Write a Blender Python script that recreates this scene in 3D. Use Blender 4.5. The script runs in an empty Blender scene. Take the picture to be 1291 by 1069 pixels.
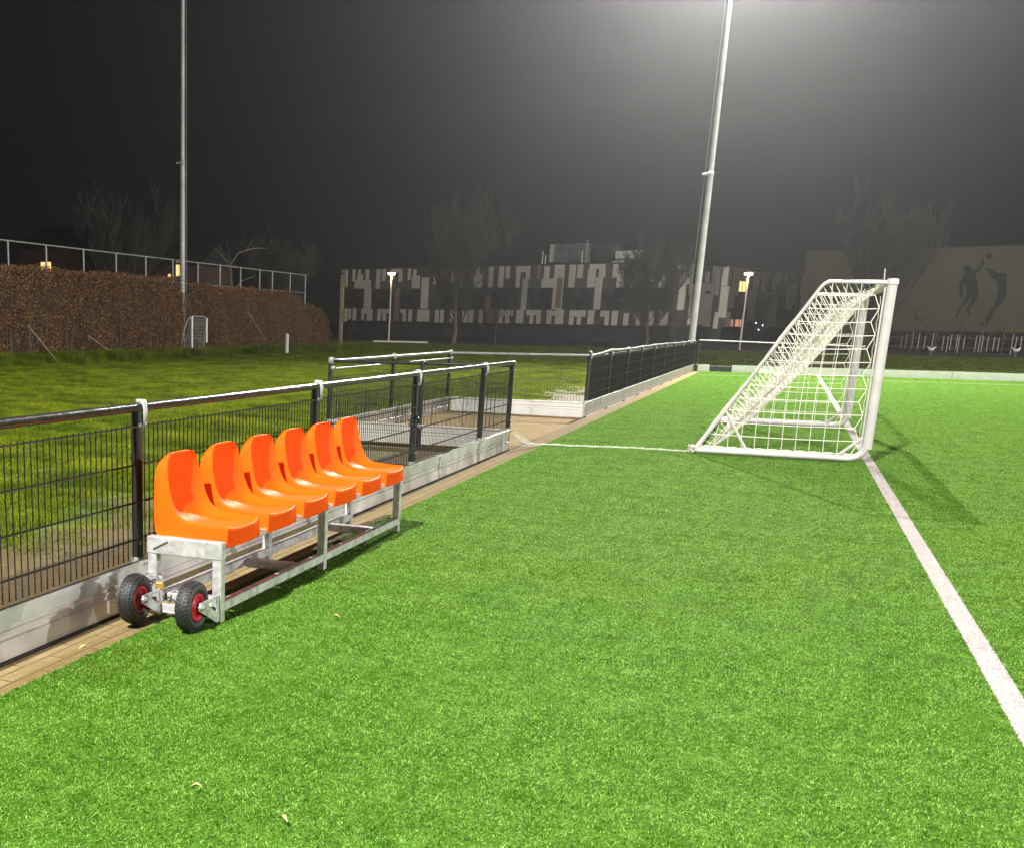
import bpy, math, random, os
import numpy as np
from mathutils import Matrix, Vector
random.seed(7)
S = bpy.context.scene
COL = S.collection
PI = math.pi

# ------------------------------------------------------------------ helpers
class MB:
    """collects shapes, links them as ONE mesh object"""
    def __init__(s): s.v = []; s.f = []; s.sm = []; s.mi = []; s.cur = 0
    def add(s, vs, fs, smooth=False):
        o = len(s.v); s.v += [tuple(p) for p in vs]
        for f in fs: s.f.append([i + o for i in f]); s.sm.append(smooth); s.mi.append(s.cur)
    def box(s, a, b, bev=0.0):
        x0, y0, z0 = [min(p, q) for p, q in zip(a, b)]; x1, y1, z1 = [max(p, q) for p, q in zip(a, b)]
        if bev > 0:
            bev = min(bev, (x1-x0)*.45, (y1-y0)*.45, (z1-z0)*.45)
            vs = []; idx = {}
            for i, x in ((0, x0), (1, x1)):
                for j, y in ((0, y0), (1, y1)):
                    for k, z in ((0, z0), (1, z1)):
                        sx = bev if i == 0 else -bev; sy = bev if j == 0 else -bev; sz = bev if k == 0 else -bev
                        idx[i, j, k, 0] = len(vs); vs.append((x, y + sy, z + sz))
                        idx[i, j, k, 1] = len(vs); vs.append((x + sx, y, z + sz))
                        idx[i, j, k, 2] = len(vs); vs.append((x + sx, y + sy, z))
            fs = []
            for i in (0, 1): fs.append([idx[i,0,0,0], idx[i,1,0,0], idx[i,1,1,0], idx[i,0,1,0]][::(-1 if i == 0 else 1)])
            for j in (0, 1): fs.append([idx[0,j,0,1], idx[1,j,0,1], idx[1,j,1,1], idx[0,j,1,1]][::(1 if j == 0 else -1)])
            for k in (0, 1): fs.append([idx[0,0,k,2], idx[1,0,k,2], idx[1,1,k,2], idx[0,1,k,2]][::(-1 if k == 0 else 1)])
            for j in (0, 1):
                for k in (0, 1): fs.append([idx[0,j,k,1], idx[1,j,k,1], idx[1,j,k,2], idx[0,j,k,2]][::(1 if (j ^ k) else -1)])
            for i in (0, 1):
                for k in (0, 1): fs.append([idx[i,0,k,0], idx[i,1,k,0], idx[i,1,k,2], idx[i,0,k,2]][::(-1 if (i ^ k) else 1)])
            for i in (0, 1):
                for j in (0, 1): fs.append([idx[i,j,0,0], idx[i,j,1,0], idx[i,j,1,1], idx[i,j,0,1]][::(1 if (i ^ j) else -1)])
            for i in (0, 1):
                for j in (0, 1):
                    for k in (0, 1): fs.append([idx[i,j,k,0], idx[i,j,k,1], idx[i,j,k,2]][::(1 if (i + j + k) % 2 else -1)])
            s.add(vs, fs); return
        vs = [(x0,y0,z0),(x1,y0,z0),(x1,y1,z0),(x0,y1,z0),(x0,y0,z1),(x1,y0,z1),(x1,y1,z1),(x0,y1,z1)]
        s.add(vs, [[0,3,2,1],[4,5,6,7],[0,1,5,4],[1,2,6,5],[2,3,7,6],[3,0,4,7]])
    def tube(s, pts, r, n=8, caps=True, smooth=True):
        """sweep a circle along a polyline; r may be a list"""
        P = [Vector(p) for p in pts]; k = len(P)
        R = r if isinstance(r, (list, tuple)) else [r] * k
        t0 = (P[1] - P[0]).normalized()
        a = Vector((0, 0, 1)) if abs(t0.z) < .9 else Vector((1, 0, 0))
        u = t0.cross(a).normalized(); vs = []
        for i in range(k):
            t = (P[min(i+1, k-1)] - P[max(i-1, 0)]).normalized()
            u = (u - t * u.dot(t)).normalized(); w = t.cross(u)
            for j in range(n):
                an = 2 * PI * (j + .5) / n
                vs.append(P[i] + (u * math.cos(an) + w * math.sin(an)) * R[i])
        fs = []
        for i in range(k - 1):
            for j in range(n):
                fs.append([i*n + j, i*n + (j+1) % n, (i+1)*n + (j+1) % n, (i+1)*n + j])
        s.add(vs, fs, smooth)
        if caps:
            s.add([vs[j] for j in range(n)], [list(range(n))[::-1]])
            s.add([vs[(k-1)*n + j] for j in range(n)], [list(range(n))])
    def rod(s, a, b, r, n=4): s.tube([a, b], r, n, False, n > 4)
    def lathe(s, prof, c, axis='z', n=24, smooth=True):
        """prof: list of (radius, height) round an axis through c"""
        vs = []; k = len(prof)
        for (r, h) in prof:
            for j in range(n):
                an = 2 * PI * j / n; p, q = r * math.cos(an), r * math.sin(an)
                vs.append({'z': (c[0]+p, c[1]+q, c[2]+h), 'x': (c[0]+h, c[1]+p, c[2]+q), 'y': (c[0]+q, c[1]+h, c[2]+p)}[axis])
        fs = []
        for i in range(k-1):
            for j in range(n): fs.append([i*n+j, i*n+(j+1) % n, (i+1)*n+(j+1) % n, (i+1)*n+j])
        s.add(vs, fs, smooth)
    def prism(s, poly, to3, d):
        """poly (a,b) list extruded: to3(a,b,h) for h in 0,d"""
        n = len(poly)
        s.add([to3(a, b, 0) for a, b in poly] + [to3(a, b, d) for a, b in poly],
              [list(range(n))[::-1], list(range(n, 2*n))] + [[i, (i+1) % n, n + (i+1) % n, n + i] for i in range(n)])
    def sheet(s, poly, z): s.add([(x, y, z) for x, y in poly], [list(range(len(poly)))])
    def build(s, name, mat, parent=None):
        me = bpy.data.meshes.new(name); me.from_pydata(s.v, [], s.f)
        me.polygons.foreach_set('use_smooth', s.sm)
        for m in (mat if isinstance(mat, (list, tuple)) else [mat]): me.materials.append(m)
        if isinstance(mat, (list, tuple)): me.polygons.foreach_set('material_index', s.mi)
        me.update()
        o = bpy.data.objects.new(name, me); COL.objects.link(o)
        if parent is not None:
            o.parent = parent
            o.matrix_parent_inverse = parent.matrix_basis.inverted()
        return o
def tag(o, label=None, cat=None, group=None, kind=None):
    if label: o['label'] = label
    if cat: o['category'] = cat
    if group: o['group'] = group
    if kind: o['kind'] = kind
    return o
def thing(name, loc, label, cat, group=None):
    o = bpy.data.objects.new(name, None); COL.objects.link(o); o.location = loc; o.empty_display_size = .2
    return tag(o, label, cat, group)
def smooth_by_angle(o, ang=40):
    import bmesh
    bm = bmesh.new(); bm.from_mesh(o.data); bmesh.ops.remove_doubles(bm, verts=bm.verts, dist=1e-5)
    bmesh.ops.recalc_face_normals(bm, faces=bm.faces)
    for f in bm.faces: f.smooth = True
    for e in bm.edges: e.smooth = e.calc_face_angle(0) < math.radians(ang)
    bm.to_mesh(o.data); bm.free()

# ------------------------------------------------------------------ materials
class NT:
    def __init__(s, name):
        s.m = bpy.data.materials.new(name); s.m.use_nodes = True
        s.t = s.m.node_tree; s.t.nodes.clear()
        s.o = s.n('ShaderNodeOutputMaterial')
    def n(s, typ, **kw):
        x = s.t.nodes.new(typ)
        for k, v in kw.items():
            if k.startswith('i_'):
                key = k[2:]; key = int(key) if key.isdigit() else key.replace('_', ' ')
                x.inputs[key].default_value = v
            else: setattr(x, k, v)
        return x
    def l(s, a, b): s.t.links.new(a, b)
    def bsdf(s, **kw):
        b = s.n('ShaderNodeBsdfPrincipled')
        for k, v in kw.items(): b.inputs[k.replace('_', ' ')].default_value = v
        s.l(b.outputs[0], s.o.inputs['Surface']); return b
    def noise(s, scale, detail=4, vec=None, rough=.55, dim='3D'):
        x = s.n('ShaderNodeTexNoise'); x.inputs['Scale'].default_value = scale; x.inputs['Detail'].default_value = detail
        x.inputs['Roughness'].default_value = rough
        if vec is not None: s.l(vec, x.inputs['Vector'])
        return x
    def ramp(s, fac, stops):
        r = s.n('ShaderNodeValToRGB'); e = r.color_ramp.elements
        while len(e) < len(stops): e.new(.5)
        for i, (p, c) in enumerate(stops): e[i].position = p; e[i].color = (*c, 1) if len(c) == 3 else c
        s.l(fac, r.inputs[0]); return r
    def math(s, op, a, b=None):
        x = s.n('ShaderNodeMath', operation=op)
        for i, q in enumerate((a, b)):
            if q is None: continue
            if isinstance(q, (int, float)): x.inputs[i].default_value = q
            else: s.l(q, x.inputs[i])
        return x.outputs[0]
    def mix(s, fac, a, b, typ='MIX'):
        x = s.n('ShaderNodeMix', data_type='RGBA', blend_type=typ)
        for i, q in ((0, fac), (6, a), (7, b)):
            if isinstance(q, (int, float)): x.inputs[i].default_value = q
            elif isinstance(q, tuple): x.inputs[i].default_value = (*q, 1)
            else: s.l(q, x.inputs[i])
        return x.outputs[2]
    def bump(s, h, bsdf, strength=.3, dist=.01):
        b = s.n('ShaderNodeBump'); b.inputs['Strength'].default_value = strength; b.inputs['Distance'].default_value = dist
        s.l(h, b.inputs['Height']); s.l(b.outputs[0], bsdf.inputs['Normal']); return b
    def pos(s): return s.n('ShaderNodeNewGeometry').outputs['Position']
    def xyz(s): 
        x = s.n('ShaderNodeSeparateXYZ'); s.l(s.pos(), x.inputs[0]); return x.outputs

def plain(name, col, rough=.5, metal=0., var=.25, scale=12, bump=0., bscale=60, coat=0., spec=.5):
    """a base colour broken up by soft noise wear"""
    t = NT(name); b = t.bsdf(Roughness=rough, Metallic=metal); b.inputs['Specular IOR Level'].default_value = spec
    if coat: b.inputs['Coat Weight'].default_value = coat; b.inputs['Coat Roughness'].default_value = .15
    nz = t.noise(scale, 5, t.pos())
    lo = tuple(c * (1 - var) for c in col); hi = tuple(min(1, c * (1 + var)) for c in col)
    t.l(t.ramp(nz.outputs[0], [(.3, lo), (.7, hi)]).outputs[0], b.inputs['Base Color'])
    r = t.n('ShaderNodeMapRange'); r.inputs[3].default_value = max(.05, rough - .12); r.inputs[4].default_value = min(1, rough + .15)
    t.l(t.noise(scale * 2.3, 4, t.pos()).outputs[0], r.inputs[0]); t.l(r.outputs[0], b.inputs['Roughness'])
    if bump: t.bump(t.noise(bscale, 4, t.pos()).outputs[0], b, bump, .01)
    return t.m
def emit(name, col, st):
    t = NT(name); e = t.n('ShaderNodeEmission'); e.inputs[0].default_value = (*col, 1); e.inputs[1].default_value = st
    t.l(e.outputs[0], t.o.inputs['Surface']); return t.m

def galv(name, base=.52, rough=.42, sc=26, metal=.75):
    t = NT(name); b = t.bsdf(Metallic=metal)
    vo = t.n('ShaderNodeTexVoronoi'); vo.inputs['Scale'].default_value = sc; t.l(t.pos(), vo.inputs['Vector'])
    nz = t.noise(sc * .35, 5, t.pos(), .6)
    mixed = t.math('ADD', t.math('MULTIPLY', vo.outputs['Color'], .3), t.math('MULTIPLY', nz.outputs[0], .7))
    t.l(t.ramp(mixed, [(.25, (base*.6, base*.6, base*.62)), (.5, (base, base, base*1.01)), (.78, (base*1.35, base*1.35, base*1.36))]).outputs[0], b.inputs['Base Color'])
    r = t.n('ShaderNodeMapRange'); r.inputs[3].default_value = rough - .14; r.inputs[4].default_value = rough + .2
    t.l(nz.outputs[0], r.inputs[0]); t.l(r.outputs[0], b.inputs['Roughness'])
    t.bump(nz.outputs[0], b, .15, .004)
    return t.m

M = {}
M['galv'] = galv('galvanised_steel', .55, .42, 30, .6)
M['alu'] = galv('weathered_aluminium', .62, .40, 5, .7)
M['alu_white'] = plain('pale_aluminium_board', (.52, .52, .50), .5, .1, .12, 3)
M['black'] = plain('black_powder_coat', (.012, .012, .013), .38, 0, .3, 30)
M['wire'] = plain('black_coated_wire', (.014, .015, .015), .5, 0, .3, 20)
M['clamp'] = plain('zinc_clamp', (.27, .27, .262), .45, .35, .2, 60)
M['railtop'] = plain('worn_dark_rail', (.035, .033, .032), .22, .55, .4, 8)
M['white_goal'] = plain('white_powder_coat', (.46, .44, .43), .36, .0, .10, 6)
M['net'] = plain('white_net_cord', (.74, .71, .62), .7, 0, .1, 9)
M['rubber'] = plain('black_rubber', (.016, .016, .017), .48, 0, .4, 40, .5, 90)
M['red'] = plain('red_rim_paint', (.50, .012, .03), .35, 0, .15, 30)
M['brass'] = plain('old_brass', (.55, .35, .12), .4, .7, .25, 60)
M['mast'] = plain('grey_galvanised_mast', (.42, .43, .43), .5, .25, .18, 2)
M['rail_grey'] = plain('dull_steel_rail', (.13, .13, .128), .5, .1, .35, 5)
M['wood'] = plain('weathered_wood', (.21, .17, .12), .8, 0, .35, 7)
M['dirt'] = plain('dark_seal_strip', (.03, .028, .025), .9, 0, .5, 25, .4, 80)
M['leaf_dry'] = plain('dry_leaf', (.36, .30, .13), .7, 0, .3, 40)
M['bark'] = plain('grey_brown_bark', (.115, .095, .075), .9, 0, .3, 2)
M['twig'] = plain('bare_twigs', (.058, .050, .042), .9, 0, .35, .8)
M['cap_white'] = plain('white_cap', (.75, .75, .72), .6, 0, .1, 4)
M['fence_grey'] = plain('grey_fence_tube', (.34, .34, .33), .55, .2, .2, 3)

def orange():
    t = NT('orange_plastic'); b = t.bsdf(Roughness=.5); b.inputs['Specular IOR Level'].default_value = .04
    nz = t.noise(5, 4, t.pos()); 
    t.l(t.ramp(nz.outputs[0], [(.3, (.80, .078, .003)), (.7, (.86, .095, .004))]).outputs[0], b.inputs['Base Color'])
    r = t.n('ShaderNodeMapRange'); r.inputs[3].default_value = .40; r.inputs[4].default_value = .66
    t.l(t.noise(30, 5, t.pos()).outputs[0], r.inputs[0]); t.l(r.outputs[0], b.inputs['Roughness'])
    t.bump(t.noise(220, 2, t.pos()).outputs[0], b, .04, .002)
    return t.m
M['orange'] = orange()

LINE_X0, LINE_X1 = .992, 1.098       # the goal line
LINE2_Y0, LINE2_Y1 = 41.35, 41.47    # thin line across
def turf_mask(t):
    x = t.xyz()
    nz = t.math('MULTIPLY', t.math('SUBTRACT', t.noise(70, 2, t.pos()).outputs[0], .5), .024)
    xx = t.math('ADD', x[0], nz)
    a = t.math('MULTIPLY', t.math('GREATER_THAN', xx, LINE_X0), t.math('LESS_THAN', xx, LINE_X1))
    c = t.math('MULTIPLY', t.math('GREATER_THAN', x[1], LINE2_Y0), t.math('LESS_THAN', x[1], LINE2_Y1))
    return t.math('MAXIMUM', a, c)
def translucent(t, b, col, k):
    tr = t.n('ShaderNodeBsdfTranslucent'); mx = t.n('ShaderNodeMixShader'); mx.inputs[0].default_value = k
    t.l(col, tr.inputs[0]); t.l(b.outputs[0], mx.inputs[1]); t.l(tr.outputs[0], mx.inputs[2]); t.l(mx.outputs[0], t.o.inputs['Surface'])
def turf_mat(name, blade):
    t = NT(name); b = t.bsdf(Roughness=.75); b.inputs['Specular IOR Level'].default_value = .03
    big = t.noise(.55, 3, t.pos()); mid = t.noise(9, 4, t.pos(), .6); fine = t.noise(48, 4, t.pos(), .65)
    v = t.math('ADD', t.math('MULTIPLY', mid.outputs[0], .45), t.math('MULTIPLY', fine.outputs[0], .55))
    if blade:
        at = t.n('ShaderNodeAttribute', attribute_name='rnd')
        v = t.math('ADD', t.math('MULTIPLY', v, .55), t.math('MULTIPLY', at.outputs['Fac'], .45))
        v = t.math('ADD', v, t.math('MULTIPLY', t.math('SUBTRACT', t.noise(2.6, 4, t.pos(), .6).outputs[0], .5), .22))
        cr = t.ramp(v, [(.35, (.012, .052, .002)), (.47, (.060, .175, .007)), (.56, (.122, .285, .018)), (.67, (.35, .55, .14))])
    else:
        cr = t.ramp(v, [(.3, (.014, .045, .005)), (.52, (.045, .12, .012)), (.75, (.095, .19, .025))])
    g = t.mix(t.math('MULTIPLY', big.outputs[0], .35), cr.outputs[0], (.12, .24, .015))
    wv = t.ramp(v, [(.2, (.34, .30, .29)), (.6, (.56, .52, .51))])
    col = t.mix(turf_mask(t), g, wv.outputs[0]); t.l(col, b.inputs['Base Color'])
    if blade: translucent(t, b, col, .44)
    if not blade: t.bump(fine.outputs[0], b, .8, .02)
    return t.m
M['turf'] = turf_mat('artificial_turf_base', False)
M['turf_blade'] = turf_mat('artificial_turf_fibre', True)

def lawn_mat(name, blade):
    t = NT(name); b = t.bsdf(Roughness=.7); b.inputs['Specular IOR Level'].default_value = .08
    big = t.noise(.35, 4, t.pos()); mid = t.noise(3.5, 5, t.pos(), .65); fine = t.noise(30, 4, t.pos(), .65)
    v = t.math('ADD', t.math('MULTIPLY', mid.outputs[0], .5), t.math('MULTIPLY', fine.outputs[0], .5))
    if blade:
        at = t.n('ShaderNodeAttribute', attribute_name='rnd')
        v = t.math('ADD', t.math('MULTIPLY', v, .6), t.math('MULTIPLY', at.outputs['Fac'], .4))
        cr = t.ramp(v, [(.25, (.04, .062, .002)), (.5, (.14, .19, .006)), (.68, (.23, .28, .010)), (.88, (.40, .37, .06))])
    else: cr = t.ramp(v, [(.25, (.03, .05, .01)), (.5, (.06, .10, .014)), (.75, (.11, .16, .025))])
    pt = t.ramp(t.noise(.9, 5, t.pos(), .65).outputs[0], [(.38, (.42, .52, .40)), (.52, (1, 1, 1)), (.66, (1.5, 1.35, 1.2))])
    g = t.mix(1.0, t.mix(t.math('MULTIPLY', big.outputs[0], .3), cr.outputs[0], (.10, .15, .010)), pt.outputs[0], 'MULTIPLY')
    # trodden sandy soil next to the paved path
    if not blade:
        x = t.xyz(); w = t.math('ADD', x[0], t.math('MULTIPLY', t.noise(1.1, 4, t.pos()).outputs[0], 2.4))
        s = t.n('ShaderNodeMapRange'); s.inputs[1].default_value = -4.1; s.inputs[2].default_value = -3.5
        t.l(w, s.inputs[0])
        soil = t.ramp(t.noise(14, 6, t.pos(), .7).outputs[0], [(.3, (.065, .048, .021)), (.7, (.135, .104, .048))])
        g = t.mix(s.outputs[0], g, soil.outputs[0])
        t.bump(fine.outputs[0], b, .7, .03)
    t.l(g, b.inputs['Base Color'])
    if blade: translucent(t, b, g, .38)
    return t.m
M['lawn'] = lawn_mat('meadow_lawn', False)
M['lawn_blade'] = lawn_mat('meadow_grass_blade', True)

def paver(name, c1, c2, mortar, w, h, rot=0.):
    t = NT(name); b = t.bsdf(Roughness=.9); b.inputs['Specular IOR Level'].default_value = .05
    mp = t.n('ShaderNodeMapping'); mp.inputs['Rotation'].default_value = (0, 0, rot); t.l(t.pos(), mp.inputs[0])
    br = t.n('ShaderNodeTexBrick'); br.inputs['Scale'].default_value = 1; br.inputs['Brick Width'].default_value = w; br.inputs['Row Height'].default_value = h
    br.inputs['Mortar Size'].default_value = .007; br.inputs['Mortar Smooth'].default_value = .3; br.inputs['Bias'].default_value = 0
    br.inputs['Color1'].default_value = (*c1, 1); br.inputs['Color2'].default_value = (*c2, 1); br.inputs['Mortar'].default_value = (*mortar, 1)
    t.l(mp.outputs[0], br.inputs['Vector'])
    nz = t.noise(7, 6, t.pos(), .7); fi = t.noise(120, 3, t.pos())
    d = t.mix(t.ramp(nz.outputs[0], [(.35, (0, 0, 0)), (.75, (1, 1, 1))]).outputs[0], br.outputs[0], (c1[0]*.55, c1[1]*.5, c1[2]*.42))
    d = t.mix(.30, d, t.ramp(fi.outputs[0], [(.3, tuple(c*.25 for c in c1)), (.7, tuple(c*1.9 for c in c1))]).outputs[0])
    t.l(d, b.inputs['Base Color'])
    hgt = t.math('ADD', t.math('MULTIPLY', br.outputs['Fac'], -1), t.math('MULTIPLY', fi.outputs[0], .3))
    t.bump(hgt, b, .5, .006); return t.m
M['paver'] = paver('sandy_concrete_pavers', (.25, .180, .080), (.19, .135, .06), (.05, .035, .02), .30, .30, 0)
M['paver_strip'] = paver('edge_strip_pavers', (.19, .142, .068), (.14, .105, .05), (.03, .022, .014), .40, .092, PI/2)
M['paver_path'] = paver('brown_path_pavers', (.075, .055, .028), (.055, .041, .022), (.02, .015, .01), .21, .105, .0)
M['asphalt'] = plain('dark_asphalt', (.045, .045, .045), .9, 0, .3, 3)

def hedge_mat():
    t = NT('brown_beech_leaves'); b = t.bsdf(Roughness=.7); b.inputs['Specular IOR Level'].default_value = .2
    at = t.n('ShaderNodeAttribute', attribute_name='rnd')
    v = t.math('ADD', t.math('MULTIPLY', at.outputs['Fac'], .6), t.math('MULTIPLY', t.noise(1.3, 4, t.pos()).outputs[0], .4))
    t.l(t.ramp(v, [(.15, (.08, .036, .014)), (.5, (.185, .092, .038)), (.75, (.28, .145, .06)), (.95, (.42, .27, .125))]).outputs[0], b.inputs['Base Color']); return t.m
M['hedge_leaf'] = hedge_mat()
M['hedge_core'] = plain('hedge_twigs', (.04, .025, .015), .95, 0, .4, 6)
M['sch_dark'] = plain('dark_facade_panel', (.10, .095, .085), .7, 0, .15, .6)
M['sch_light'] = plain('pale_facade_panel', (.74, .69, .60), .7, 0, .10, .5)
M['sch_red'] = plain('reddish_facade_panel', (.32, .215, .175), .7, 0, .1, .5)
M['sch_glass'] = plain('dark_window_glass', (.05, .053, .058), .25, 0, .5, .45)
M['grey_board'] = plain('dull_grey_board', (.40, .39, .36), .5, .2, .15, 3)
M['plinth'] = plain('dark_plinth', (.055, .053, .05), .8, 0, .3, .5)
M['roof_metal'] = plain('rooftop_sheet', (.22, .22, .225), .5, .3, .35, 1.2)
M['hall'] = plain('ochre_hall_wall', (.088, .082, .043), .8, 0, .12, .35)
M['mural'] = plain('dark_mural_paint', (.020, .024, .022), .8, 0, .1, 1)
M['house'] = plain('dim_brick_house', (.07, .04, .03), .85, 0, .3, 1)
M['roof'] = plain('dark_roof_tiles', (.02, .018, .018), .8, 0, .3, 1)
M['warm'] = emit('lit_warm_window', (1, .52, .18), 1.6)
M['pink'] = emit('lit_pinkish_window', (1, .42, .26), .55)
M['lamp_glow'] = emit('street_lamp_glow', (1, .78, .48), 25)
M['flood_glow'] = emit('floodlight_glow', (1, .98, .93), 60)
M['white_glow'] = emit('small_white_lamp', (.95, 1, .98), 3)
M['street_pole'] = plain('pale_lamp_pole', (.50, .47, .42), .5, .1, .1, 3)
SCH_ST=[(-0.2,2.2,0.45,6.97),(0.12,7.21,0.96,7.53),(0.48,6.18,1.01,7.22),(1.76,6.17,2.21,7.55),(2.64,6.98,3.01,7.54),(2.53,6.31,3.38,6.98),(2.16,5.37,4.56,6.33),(3.78,6.31,4.25,7.52),(3.7,3.06,4.69,5.38),(5.37,5.34,5.95,7.5),(6.22,6.18,6.72,7.53),(7.51,7.09,9.06,7.51),(7.53,6.37,8.03,7.11),(8.62,6.06,9.13,7.1),(9.92,6.24,10.31,7.52),(10.67,6.72,11.09,7.41),(10.53,5.35,11.62,6.73),(11.91,3.11,12.88,6.52),(0.89,2.63,1.74,3.04),(1.33,1.8,1.78,2.62),(2.06,1.7,2.54,3.1),(3.35,2.45,4.99,3.05),(3.38,1.72,3.76,2.44),(4.19,1.68,4.97,2.44),(5.76,2.57,7.42,3.01),(5.78,1.7,6.23,2.56),(6.57,1.71,7.02,2.56),(9.07,2.64,9.85,3.03),(9.47,1.65,9.92,2.64),(10.27,1.66,10.74,2.99),(11.53,1.69,13.16,3.0),(13.52,5.77,14.02,7.52),(14.42,6.0,14.9,7.5),(15.83,5.99,16.31,7.48),(16.86,5.39,17.31,7.46),(18.09,6.2,18.55,7.5),(19.02,6.78,19.5,7.48),(18.86,5.37,19.9,6.78),(20.71,5.36,21.24,7.51),(21.96,5.36,22.56,7.54),(22.78,6.27,23.3,7.53),(24.07,6.92,25.73,7.51),(24.12,5.34,24.6,6.94),(25.26,6.24,25.73,6.92),(24.92,3.06,25.59,6.25),(27.39,6.22,28.02,7.45),(27.18,5.32,28.82,6.22),(13.99,1.59,14.47,2.99),(14.67,1.6,15.15,2.99),(16.02,1.62,16.86,3.0),(17.64,1.64,18.33,3.01),(18.51,1.65,19.05,3.02),(19.8,1.61,20.27,3.03),(22.27,2.42,24.05,3.04),(22.32,1.65,22.73,2.4),(23.15,1.66,23.63,2.41),(24.47,1.68,25.33,3.06),(25.68,2.51,27.39,3.06),(26.13,1.64,26.54,2.5),(26.93,1.65,27.41,2.5),(28.12,1.67,28.65,3.08),(28.61,5.33,29.75,7.6),(28.62,3.12,29.75,5.33),(30.3,5.32,31.0,7.56),(31.2,6.22,31.81,7.55),(32.55,7.08,34.22,7.58),(32.4,5.31,33.26,7.11),(33.61,6.25,34.3,7.09),(33.33,3.15,34.09,6.26),(35.09,6.23,35.62,7.53),(35.61,5.29,36.31,6.94),(37.12,5.28,37.74,7.38),(38.16,6.08,38.67,7.24),(38.95,5.73,39.52,7.46),(40.01,5.26,40.64,7.44),(28.12,2.49,29.1,2.98),(28.17,1.62,28.68,2.49),(29.11,1.64,30.04,3.11),(30.74,2.41,32.54,3.06),(30.74,1.59,31.24,2.39),(31.64,1.61,32.07,2.4),(32.81,1.69,33.5,3.08),(34.17,2.43,35.11,3.03),(34.71,1.59,35.13,2.43),(35.44,1.61,36.06,3.03),(36.71,1.62,37.23,2.81),(37.86,2.47,38.82,3.05),(38.05,1.64,38.46,2.46),(39.39,1.66,39.86,3.06),(40.44,1.69,41.3,3.19)]
SCH_RED=[(8.22,1.68,8.83,5.35),(26.59,6.23,27.05,7.57),(20.66,1.63,21.55,3.03),(20.53,3.03,21.08,4.55),(29.02,3.24,29.67,6.31)]
SCH_WIN=[(1.06,3.21,3.75,5.26),(4.97,3.13,7.71,5.24),(8.93,3.1,11.96,5.17),(14.8,3.11,17.92,5.28),(18.19,3.12,20.65,5.27),(21.25,3.15,24.53,5.25),(25.48,3.17,28.83,5.23),(29.69,3.14,33.08,5.21),(33.91,3.17,37.33,5.18),(37.75,3.19,40.75,5.16)]
SCH_ST2=[(0.15,5.76,1.62,7.49),(0.68,3.17,2.03,5.72),(1.82,5.63,3.18,7.56),(2.69,4.62,4.3,5.62),(3.14,1.79,4.42,4.59),(4.11,6.05,5.11,6.88),(5.87,5.93,6.74,6.95),(4.37,4.85,6.22,5.85),(6.36,5.08,8.19,5.83),(5.23,1.81,7.02,4.82),(6.42,1.64,7.96,4.85),(7.44,4.74,9.1,7.55),(9.5,5.7,10.85,7.55),(9.6,2.6,11.47,5.66),(11.02,3.55,12.83,5.71),(12.11,4.86,13.67,7.56),(8.8,1.47,9.79,3.11),(11.52,1.68,12.5,3.15),(16.98,5.56,18.39,7.49),(16.59,2.31,18.24,5.51),(19.13,5.42,20.39,7.48),(20.19,6.22,21.22,7.52),(21.72,5.7,23.07,7.48),(20.39,4.5,22.11,5.42),(20.6,1.57,22.33,4.47),(21.95,1.77,23.72,4.69),(22.85,6.11,23.76,7.53),(24.65,6.56,25.58,7.4),(25.99,3.63,27.73,6.37),(26.91,4.25,28.54,6.6),(27.14,6.64,27.97,7.4),(29.67,5.32,31.12,7.5),(30.98,6.36,31.81,7.34)]
SCH_RED2=[(14.06,6.61,16.12,7.55)]
SCH_LIT=[(13.34,5.28,15.31,6.29),(12.63,1.72,13.35,2.43),(13.71,1.71,15.79,2.44)]
MUR1=[(13.17,7.07),(13.43,7.17),(13.73,7.06),(13.89,6.75),(14.31,6.91),(14.48,7.23),(14.41,7.72),(14.61,7.59),(14.64,7.11),(14.41,6.68),(14.1,6.51),(14.41,5.83),(14.62,4.96),(14.67,4.47),(14.49,4.04),(14.17,3.6),(14.12,3.42),(14.38,2.98),(14.24,2.9),(13.91,3.41),(14.22,4.22),(14.13,4.53),(13.93,4.04),(13.55,3.54),(13.28,2.72),(13.17,2.78),(13.34,3.47),(13.67,4.22),(13.75,4.84),(13.59,5.46),(13.45,5.65),(13.35,5.22),(13.52,4.6),(13.44,4.29),(13.14,5.09),(13.04,5.53),(13.21,6.09),(13.32,6.45)]
MUR2=[(14.86,6.98),(15.27,6.82),(15.88,6.42),(16.08,6.5),(16.48,6.41),(16.56,6.11),(16.55,5.81),(16.72,4.96),(16.65,4.35),(16.41,3.8),(16.06,3.3),(15.89,2.62),(15.69,2.13),(15.56,1.94),(15.14,2.22),(15.48,2.43),(15.71,3.36),(15.97,3.86),(16.07,4.59),(16.06,5.32),(15.8,5.87),(15.38,6.12),(14.89,6.8)]
PK=[9.22, 9.65, 10.18, 10.9, 11.2, 11.41, 11.8, 11.94, 12.29, 13.08, 13.32, 13.52, 13.86, 14.27, 14.57, 15.45, 15.69, 16.02, 8.05, 8.36, 8.81]
HAZE = 0.00050
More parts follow.
